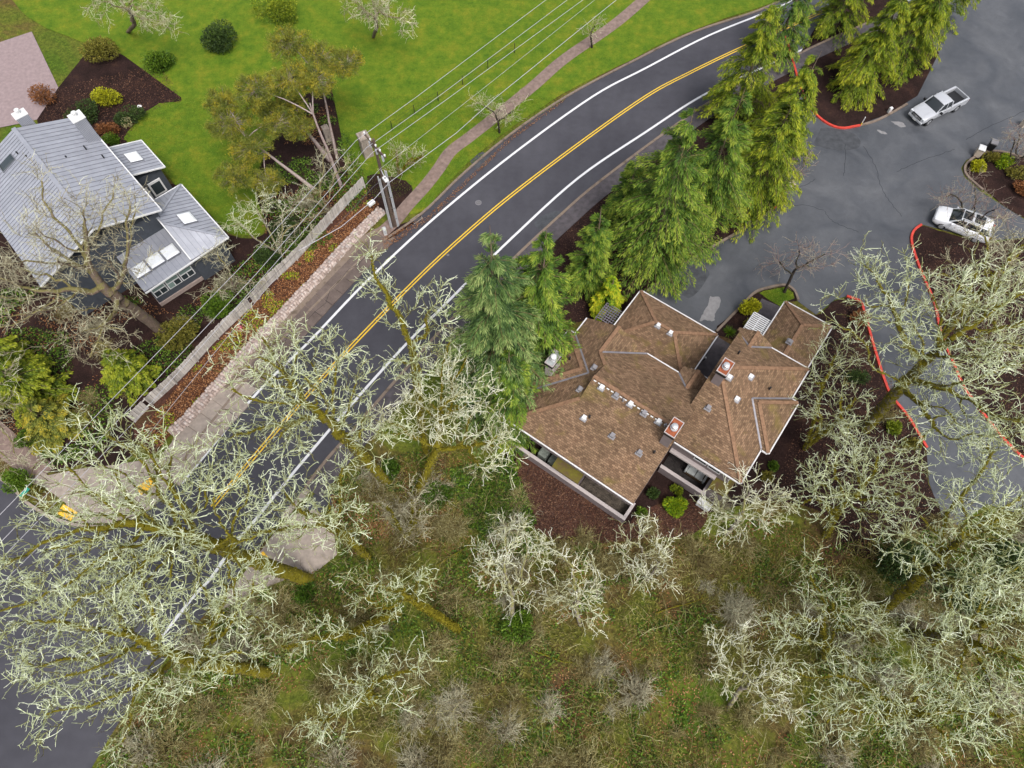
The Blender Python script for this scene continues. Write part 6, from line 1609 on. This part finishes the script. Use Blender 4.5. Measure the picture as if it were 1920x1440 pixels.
SH = [((60, 825), (.9, .9, .6), 1300, 'small bright green shrub between the yew and the brown path', 'greenleaf'),
      ((335, 640), (1.9, 1.6, 1.1), 3200, 'olive rhododendron beside the big bare trunk', 'olive'),
      ((415, 585), (1.5, 1.3, 1.0), 2600, 'glossy green shrub between the metal roof and the fence', 'greenleaf'),
      ((505, 490), (1.3, 1.0, .8), 1600, 'dark green shrub under the tangled bare tree', 'darkleaf'),
      ((540, 440), (1.6, 1.3, 1.0), 2000, 'grey green shrub below the white globe lamp', 'darkleaf'),
      ((205, 195), (1.5, 1.2, 1.0), 2200, 'golden green shrub behind the tall grey chimney', 'goldleaf'),
      ((250, 225), (1.5, 1.2, .8), 1800, 'dark green shrub beside the cream coloured plant', 'darkleaf'),
      ((165, 225), (1.8, 1.5, 1.0), 2400, 'dark shrub immediately right of the grey chimney top', 'darkleaf'),
      ((208, 250), (1.2, 1.0, .6), 1300, 'rusty brown shrub in the bed beside the metal roof', 'rustleaf'),
      ((240, 236), (.6, .5, .4), 500, 'cream leaved plant at the edge of the lawn', 'creamleaf'),
      ((210, 264), (1.0, .8, .4), 900, 'low green shrub touching the small skylight roof', 'greenleaf'),
      ((90, 190), (1.6, 1.4, .9), 1600, 'orange brown shrub beside the mauve terrace', 'rustleaf'),
      ((45, 905), (1.2, .9, .7), 1700, 'rounded olive green shrub by the teal street sign', 'greenleaf'),
      ((65, 925), (.9, .6, .4), 900, 'low olive shrub at the junction corner beside the teal sign', 'olive'),
      ((450, 618), (.35, .25, .25), 220, 'small pink flowering plant in the leafy strip', 'pinkleaf'),
      ((1402, 583), (.95, .8, .85), 2200, 'bright golden yellow shrub beside the white pergola', 'goldleaf'),
      ((1408, 612), (.9, .6, .5), 1000, 'mottled olive shrub below the golden one', 'olive'),
      ((1223, 928), (.5, .45, .45), 700, 'small dark bluish shrub between the two patios', 'darkleaf'),
      ((1263, 955), (.85, .75, .75), 1700, 'rounded yellow green shrub between the patios, largest there', 'thuja'),
      ((1268, 921), (.42, .4, .35), 520, 'small round shrub beside the right patio wall', 'yew'),
      ((1202, 963), (.45, .4, .35), 480, 'small green shrub at the corner of the left patio', 'greenleaf'),
      ((1447, 875), (.4, .4, .3), 420, 'small green tuft beside the lower right corner of the roof', 'greenleaf'),
      ((1437, 895), (.5, .4, .3), 420, 'low olive tuft below the corner of the right roof', 'olive'),
      ((1830, 318), (.75, .65, .5), 1100, 'golden shrub at the tip of the kerbed island', 'goldleaf'),
      ((1850, 300), (.8, .6, .5), 1000, 'olive yellow shrub beside the bins', 'olive'),
      ((1880, 308), (1.0, .8, .5), 1200, 'yellow green shrub in the middle of the island by the bins', 'thuja'),
      ((1905, 330), (1.0, .8, .5), 1000, 'olive shrub towards the right edge of the island', 'olive'),
      ((1918, 362), (1.1, .9, .5), 1100, 'rusty orange shrub at the right edge above the white car', 'rustleaf'),
      ((1672, 808), (.65, .6, .5), 900, 'round green shrub at the foot of the big mossy maple', 'yew'),
      ((1702, 836), (.6, .5, .4), 500, 'olive shrub beside the red kerb end', 'olive'),
      ((1610, 600), (.9, .8, .5), 900, 'orange brown shrub behind the left red kerb', 'rustleaf'),
      ((1605, 715), (1.0, .8, .6), 900, 'dark green shrub between the eave and the red kerb', 'darkleaf'),
      ((967, 1180), (1.2, 1.1, .9), 3000, 'bright green ivy mound at the foot of the whitish tree', 'greenleaf'),
      ((1690, 1075), (2.6, 2.2, 1.2), 5200, 'large dark laurel under the mossy trees at the lower right', 'darkleaf'),
      ((1790, 1110), (2.3, 2.0, 1.2), 4200, 'dark laurel clump right of the large one', 'darkleaf'),
      ((1880, 1060), (1.8, 1.6, 1.1), 3000, 'dark laurel at the right edge of the wood', 'darkleaf'),
      ((735, 885), (.8, .8, .8), 1500, 'ivy wrapped round the forked mossy trunk', 'ivy'),
      ((820, 930), (1.4, 1.1, .4), 1800, 'low ivy patch left of the leafy patio bank', 'ivy'),
      ((570, 1110), (.9, .9, .5), 1200, 'ivy at the foot of the largest mossy tree', 'ivy')]
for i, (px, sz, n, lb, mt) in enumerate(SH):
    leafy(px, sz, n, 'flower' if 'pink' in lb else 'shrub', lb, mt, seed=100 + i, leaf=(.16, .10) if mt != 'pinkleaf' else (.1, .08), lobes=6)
# spiky plant
rng = np.random.default_rng(5); n = 90
az = rng.uniform(0, 6.28, n); el = rng.uniform(.2, 1.3, n); D_ = np.stack([np.cos(az) * np.cos(el), np.sin(az) * np.cos(el), np.sin(el)], 1)
V, Fq = cards(np.zeros((n, 3)), D_, nrm_(np.cross(D_, np.array([0, 0, 1.]))), rng.uniform(.5, .8, n), np.full(n, .07), rng)
o = add('spiky_plant', V, Fq, M['greenleaf'], attrs=np.repeat(rng.uniform(.3, .8, n), 4)); o.location = W(1367, 624, .05)
tag(o, 'spiky green grass like plant in the dark bed by the walkway', 'plant')

TOPS = [((420, 90), (2.2, 1.8, 1.4), 3200, 'dark evergreen shrub on the lawn at the top edge', 'darkleaf'), ((300, 130), (1.8, 1.5, 1.1), 2400, 'green shrub at the top edge left of the lawn', 'greenleaf'),
        ((200, 110), (2.2, 1.6, 1.1), 2600, 'olive shrub at the top edge above the grey house', 'olive'), ((520, 40), (2.6, 2.0, 1.5), 3200, 'yew mass at the top edge above the pines', 'yew')]
for i, (px, sz, n, lb, mt) in enumerate(TOPS): leafy(px, sz, n, 'shrub', lb, mt, seed=180 + i, leaf=(.2, .12), lobes=7)
bt((700, 70), 8, [(690, 10, 6, 2.6, 1.6), (740, 40, 5.5, 2, 1.4)], 'bare tree on the upper lawn at the top edge', n_attr=500, trunk_r=.14, seed=191, twig='browntwig', bark='brownbark', name='bare_tree', group='bare trees left of the road')
bt((240, 60), 9, [(230, 10, 7, 2.6, 1.6), (290, 40, 6, 2, 1.4)], 'brown bare tree at the top edge above the grey house', n_attr=600, trunk_r=.16, seed=190, twig='browntwig', bark='brownbark', tw_r=.0125, name='bare_tree', group='bare trees left of the road')

# ---- undergrowth: bare twiggy shrubs, shared meshes
def inpoly(x, y, poly):
    r = np.zeros(len(x), bool); n = len(poly)
    for i in range(n):
        x1, y1 = poly[i][0], poly[i][1]; x2, y2 = poly[(i + 1) % n][0], poly[(i + 1) % n][1]
        c = ((y1 > y) != (y2 > y)) & (x < (x2 - x1) * (y - y1) / ((y2 - y1) or 1e-9) + x1); r ^= c
    return r
def scatter(polypx, n, rng, excl=()):
    P_ = [W(u, v) for u, v in polypx]; xs = [p.x for p in P_]; ys = [p.y for p in P_]
    ox, oy = [], []
    tot = 0
    while tot < n:
        x = rng.uniform(min(xs), max(xs), n * 2); y = rng.uniform(min(ys), max(ys), n * 2)
        m = inpoly(x, y, P_)
        for e in excl: m &= ~inpoly(x, y, [W(u, v) for u, v in e])
        ox.append(x[m]); oy.append(y[m]); tot += m.sum()
    return np.concatenate(ox)[:n], np.concatenate(oy)[:n]
def vnoise(x, y, s, seed=0):
    r = np.random.default_rng(seed); G = r.random((64, 64)); fx, fy = x / s, y / s
    i, j = np.floor(fx).astype(int), np.floor(fy).astype(int); a, b = fx - i, fy - j
    a = a * a * (3 - 2 * a); b = b * b * (3 - 2 * b); g = lambda p, q: G[p % 64, q % 64]
    return (g(i, j) * (1 - a) + g(i + 1, j) * a) * (1 - b) + (g(i, j + 1) * (1 - a) + g(i + 1, j + 1) * a) * b
WOOD = [(625, 905), (760, 850), (860, 835), (960, 905), (1000, 1000), (1180, 1022), (1330, 1008), (1440, 960), (1560, 1020), (1720, 1000), (1770, 985), (1800, 995), (1860, 955), (2100, 1060), (2200, 1560), (120, 1560), (230, 1360), (345, 1210), (430, 1140), (500, 1112), (640, 1050), (636, 985)]
LEFTW = [(-200, 560), (60, 540), (260, 560), (330, 590), (470, 480), (560, 380), (640, 330), (680, 345), (560, 470), (470, 555), (340, 690), (248, 780), (250, 850), (150, 865), (95, 880), (60, 845), (-10, 780), (-200, 650)]
meshes = []
for i, (s, n, arch, r0) in enumerate([((1.5, 1.4), 60, .35, .02), ((1.2, 1.2), 50, .2, .018), ((2.0, 1.7), 70, .5, .021), ((.9, .8), 42, .3, .017), ((1.7, 1.0), 62, .35, .019)]):
    V, Fq, at = twig_mesh(s, n, 200 + i, arch, r0)
    for mt in ('shrubtwig', 'browntwig'):
        o = add('bare_shrub', V, Fq, M[mt], attrs=at); meshes.append(o.data); bpy.data.objects.remove(o)
rng = np.random.default_rng(77)
x, y = scatter(WOOD, 230, rng)
k = 0; used = set()
LM = [((965, 1175), 'the ivy mound'), ((1170, 980), 'the left patio corner'), ((1400, 910), 'the right unit'), ((740, 890), 'the ivy clad forked trunk'), ((575, 1090), 'the largest mossy tree'), ((860, 1180), 'the leaning mossy trunk'), ((1690, 1075), 'the large dark laurel'), ((1550, 1005), 'the broad lichen tree'), ((1210, 1085), 'the small pale lichen tree'), ((750, 1148), 'the long low mossy trunk'), ((1545, 1235), 'the many stemmed lichen tree'), ((1365, 1330), 'the low pale tree at the bottom'), ((700, 1320), 'the mossy tree at the bottom edge'), ((500, 1262), 'the lower left mossy tree'), ((1090, 1172), 'the right whitish tree'), ((1850, 1200), 'the lower right corner')]
KW = ['tall arching', 'small arching', 'tight', 'rounded', 'widely arching', 'broad', 'tiny', 'little', 'low flat', 'low spreading']
for xx, yy in zip(x, y):
    u, v = prj(xx, yy)
    if not (-60 < u < 1980 and 820 < v < 1500): continue
    lm = min(LM, key=lambda q: (q[0][0] - u) ** 2 + (q[0][1] - v) ** 2); du, dv = u - lm[0][0], v - lm[0][1]
    side = ('right of ' if du > 0 else 'left of ') if abs(du) > abs(dv) else ('below ' if dv > 0 else 'above ')
    if du * du + dv * dv < 900: side = 'right beside '
    for tr in range(12):
        mi = int(rng.integers(0, 10)) if (rng.random() < .25 or tr > 6) else 2 * int(rng.integers(0, 5))
        lb = KW[mi] + (' pale' if mi % 2 else ' brown') + ' bare shrub ' + side + lm[1]
        if lb not in used: break
    else: continue
    used.add(lb)
    o = bpy.data.objects.new('bare_shrub', meshes[mi]); C.objects.link(o); s_ = (1.3, .8, 1.0, 1.0, 1.35)[mi // 2] * rng.uniform(.75, 1.15)
    o.location = (xx, yy, 0); o.scale = (s_, s_, s_ * rng.uniform(.6, 1.1)); o.rotation_euler = (rng.uniform(-.1, .1), rng.uniform(-.1, .1), rng.uniform(0, 6.28))
    tag(o, lb, 'shrub', 'bare undergrowth shrubs in the wood')
x, y = scatter(LEFTW, 26, rng)
for xx, yy in zip(x, y):
    o = bpy.data.objects.new('bare_shrub', meshes[int(rng.integers(0, 10))]); C.objects.link(o); s_ = rng.uniform(.5, 1.0)
    o.location = (xx, yy, 0); o.scale = (s_,) * 3; o.rotation_euler.z = rng.uniform(0, 6.28)
    u, v = prj(xx, yy)
    LM2 = [((335, 640), 'the olive rhododendron'), ((415, 585), 'the glossy green shrub'), ((75, 745), 'the spreading yew'), ((255, 712), 'the sloping yew'), ((590, 356), 'the leaning pine'), ((505, 490), 'the dark shrub by the lawn'), ((60, 825), 'the bright green shrub')]
    lm = min(LM2, key=lambda q: (q[0][0] - u) ** 2 + (q[0][1] - v) ** 2)
    lb = KW[meshes.index(o.data)] + (' pale' if meshes.index(o.data) % 2 else ' brown') + ' bare shrub ' + ('right of ' if u > lm[0][0] else 'left of ') + lm[1]
    if lb in used: bpy.data.objects.remove(o); continue
    used.add(lb)
    tag(o, KW[meshes.index(o.data)] + (' pale' if meshes.index(o.data) % 2 else ' brown') + ' bare shrub ' + ('right of ' if u > lm[0][0] else 'left of ') + lm[1], 'shrub', 'bare shrubs behind the board fence')
for u, v, s_, lb in [(155, 785, 1.0, 'dense brown bare shrub between the yew and the fence end'), (1095, 1010, .9, 'brown bare shrub below the leafy patio bank'), (1130, 1060, 1.2, 'brown arching shrub right of the two whitish trees'),
                     (1215, 990, .9, 'brown bare shrub at the corner of the left patio'), (740, 960, .8, 'rusty bare shrub over orange leaves'), (1660, 780, .9, 'brown bare shrub beside the red kerb'), (1350, 945, .8, 'pale bare shrub in front of the white storage box')]:
    o = bpy.data.objects.new('bare_shrub', meshes[1 if 'pale' in lb else 0]); C.objects.link(o); o.location = W(u, v); o.scale = (s_,) * 3; o.rotation_euler.z = u
    tag(o, lb, 'shrub')

for i, (a, b, r_, lb) in enumerate([((820, 1060), (900, 1010), .06, 'fallen branch across the green patch left of the whitish trees'), ((1000, 1220), (1090, 1250), .07, 'fallen branch below the ivy mound'),
        ((1230, 1150), (1330, 1120), .06, 'fallen branch in the middle of the brushy slope'), ((640, 1120), (700, 1085), .07, 'fallen branch near the ivy at the largest mossy tree'), ((1420, 1080), (1490, 1120), .06, 'fallen branch left of the many stemmed lichen tree')]):
    A_ = W(*a, .12); B_ = W(*b, .2); m = MB(); q = A_
    for k_ in range(1, 7):
        n_ = A_.lerp(B_, k_ / 6) + Vector((rnd.uniform(-.08, .08), rnd.uniform(-.08, .08), rnd.uniform(-.05, .08))); m.cyl(q, n_, r_ * (1.1 - k_ * .12), r_ * (1 - k_ * .12), n=7)
        if k_ % 2: m.cyl(n_, n_ + Vector((rnd.uniform(-.8, .8), rnd.uniform(-.8, .8), .3)), r_ * .4, r_ * .15, n=5)
        q = n_
    tag(m.build('fallen_branch', M['mossbark']), lb, 'branch')

# ---- loose leaves, ivy, moss tufts (uncountable)
def carpet(name, polypx, n, mat, leaf, rng, z=.03, mask=None, excl=(), spread=.05, flat=.5, label=None):
    x, y = scatter(polypx, n, rng, excl)
    if mask is not None: m = mask(x, y); x, y = x[m], y[m]
    n = len(x)
    P = np.stack([x, y, z + np.abs(rng.normal(0, spread, n))], 1)
    az = rng.uniform(0, 6.28, n); d = nrm_(np.stack([np.cos(az), np.sin(az), rng.normal(0.1, flat, n)], 1))
    u = nrm_(np.cross(d, nrm_(rng.normal(0, flat, (n, 3)) + np.array([0, 0, 1.]))))
    V, Fq = cards(P, d, u, rng.uniform(.6, 1.4, n) * leaf[0], rng.uniform(.6, 1.4, n) * leaf[1], rng)
    o = add(name, V, Fq, M[mat], attrs=np.repeat(rng.uniform(0, 1, n), 4)); o['kind'] = 'stuff'
    return o
rng = np.random.default_rng(31)
x, y = scatter(WOOD, 7000, rng); mk_ = vnoise(x, y, 2.2, 23) > .36; x, y = x[mk_], y[mk_]; m = len(x)
parts = []; q = np.stack([x, y, np.full(m, .05)], 1); az = rng.uniform(0, 6.28, m); L = rng.uniform(.6, 2.0, m)
hgt = rng.uniform(.2, .9, m); tone = np.clip(rng.normal(.42, .24, m), 0, 1); p0 = q
for s_i in range(1, 5):
    t_ = s_i / 4; p1 = q + np.stack([np.cos(az) * L * t_, np.sin(az) * L * t_, hgt * np.sin(t_ * 2.7) * 1.0], 1) + rng.normal(0, .07, (m, 3)) * t_
    p1[:, 2] = np.maximum(p1[:, 2], .04); D_ = nrm_(p1 - p0); r_ = np.full(m, .017) * (1.15 - t_ * .6)
    V, Fq = segs_mesh(p0, p1, r_, r_ * .9, D_, D_, 3); parts.append((V, Fq, np.repeat(np.clip(tone + rng.normal(0, .1, m), 0, 1), 6)))
    if s_i in (2, 3):
        d2 = nrm_(D_ + rng.normal(0, .6, (m, 3))); l2 = rng.uniform(.15, .5, (m, 1))
        V, Fq = segs_mesh(p1, p1 + d2 * l2, r_ * .7, r_ * .4, d2, d2, 3); parts.append((V, Fq, np.repeat(tone, 6)))
    p0 = p1
V, Fq, at = merge(parts); o = add('brambles', V, Fq, M['shrubtwig'], attrs=at); o['kind'] = 'stuff'
rng = np.random.default_rng(9)
iv = lambda x, y: (vnoise(x, y, 4.0, 1) * .5 + vnoise(x, y, 1.0, 2) * .5) > .50
li = lambda x, y: (vnoise(x, y, 3.5, 3) * .65 + vnoise(x, y, 1.1, 4) * .35) > .50
ms = lambda x, y: (vnoise(x, y, 3.0, 5) * .6 + vnoise(x, y, .9, 6) * .4) > .42
carpet('ivy', WOOD, 110000, 'ivy', (.16, .11), rng, spread=.16, mask=iv)
carpet('fallen_leaves', WOOD, 42000, 'rustleaf', (.13, .08), rng, spread=.03, mask=li, flat=.25)
carpet('moss', WOOD, 80000, 'mossblade', (.34, .05), rng, spread=.10, mask=ms)
carpet('ivy', [(840, 880), (960, 860), (1005, 980), (960, 1020), (880, 990)], 9000, 'ivy', (.16, .12), rng, spread=.14)
carpet('fallen_leaves', [(962, 855), (1060, 905), (1168, 985), (1260, 942), (1330, 950), (1300, 1002), (1180, 1015), (1060, 1025), (1000, 990)], 9000, 'darklitter', (.12, .08), rng, z=.07, spread=.02, flat=.25)
carpet('fallen_leaves', [(620, 930), (700, 920), (740, 1000), (660, 1040), (630, 990)], 5000, 'rustleaf', (.13, .09), rng, spread=.05, flat=.3)
carpet('fallen_leaves', [(695, 372), (712, 385), (560, 545), (390, 735), (300, 840), (262, 815), (345, 712), (475, 572), (600, 445)], 11000, 'rustleaf', (.13, .09), rng, z=.04, spread=.03, flat=.3)
carpet('ivy', [(695, 372), (712, 385), (560, 545), (390, 735), (300, 840), (262, 815), (345, 712), (475, 572), (600, 445)], 7000, 'thuja', (.12, .09), rng, z=.04, spread=.08, mask=lambda x, y: vnoise(x, y, 1.0, 8) > .66)
carpet('ivy', [(560, 190), (620, 175), (700, 370), (680, 400), (560, 500), (490, 430), (500, 360)], 12000, 'ivy', (.18, .12), rng, spread=.15, mask=lambda x, y: vnoise(x, y, 1.8, 19) > .42)
carpet('fallen_leaves', [(110, 165), (70, 225), (130, 330), (235, 270), (262, 222), (340, 184), (300, 120)], 5000, 'darklitter', (.12, .08), rng, z=.035, spread=.03, flat=.3)
carpet('fallen_leaves', [(560, 190), (620, 175), (700, 370), (680, 400), (560, 500), (490, 430), (500, 360)], 7000, 'rustleaf', (.12, .08), rng, spread=.03, flat=.3, mask=li)
carpet('fallen_leaves', LEFTW, 12000, 'rustleaf', (.12, .08), rng, spread=.03, flat=.3, mask=li)
carpet('ivy', LEFTW, 26000, 'ivy', (.16, .12), rng, spread=.15, mask=lambda x, y: vnoise(x, y, 2.5, 9) > .45)
carpet('fallen_leaves', [(985, 480), (1230, 290), (1455, 290), (1455, 385), (1262, 507), (1100, 600), (1000, 700)], 6000, 'darklitter', (.09, .06), rng, z=.055, spread=.015, flat=.25)
carpet('fallen_leaves', [(1440, 940), (1590, 558), (1620, 587), (1698, 782), (1740, 905), (1765, 975), (1600, 1040)], 7000, 'darklitter', (.10, .07), rng, z=.055, spread=.02, flat=.25)
carpet('fallen_leaves', [(1712, 445), (1850, 456), (2100, 470), (2100, 900), (1918, 856), (1750, 572)], 9000, 'darklitter', (.11, .07), rng, z=.055, spread=.02, flat=.25)
carpet('fallen_leaves', [(716, 446), (800, 408), (960, 256), (1060, 186), (1058, 192), (960, 264), (806, 414), (722, 470)], 1500, 'rustleaf', (.09, .06), rng, z=.12, spread=.01, flat=.2)
def lawnpx(name, poly, n):
    carpet(name, poly, n, 'grassblade', (.12, .03), rng, z=.05, spread=.02, flat=.9)
lawnpx('grass', [(262, 222), (300, 195), (340, 184), (430, 184), (560, 190), (480, 330), (500, 430), (440, 440), (405, 415), (345, 350), (325, 345), (290, 300), (240, 268), (234, 258)], 16000)
lawnpx('grass', [(620, 180), (1000, 180), (880, 250), (845, 278), (800, 335), (745, 375), (700, 370), (655, 330), (640, 250)], 12000)
lawnpx('grass', [(1062, 186), (952, 255), (862, 330), (792, 398), (780, 395), (850, 298), (940, 228), (1000, 182)], 5000)
lawnpx('grass', [(1424, 550), (1432, 546), (1470, 539), (1486, 549), (1489, 560), (1474, 566), (1464, 576), (1440, 562)], 1500)
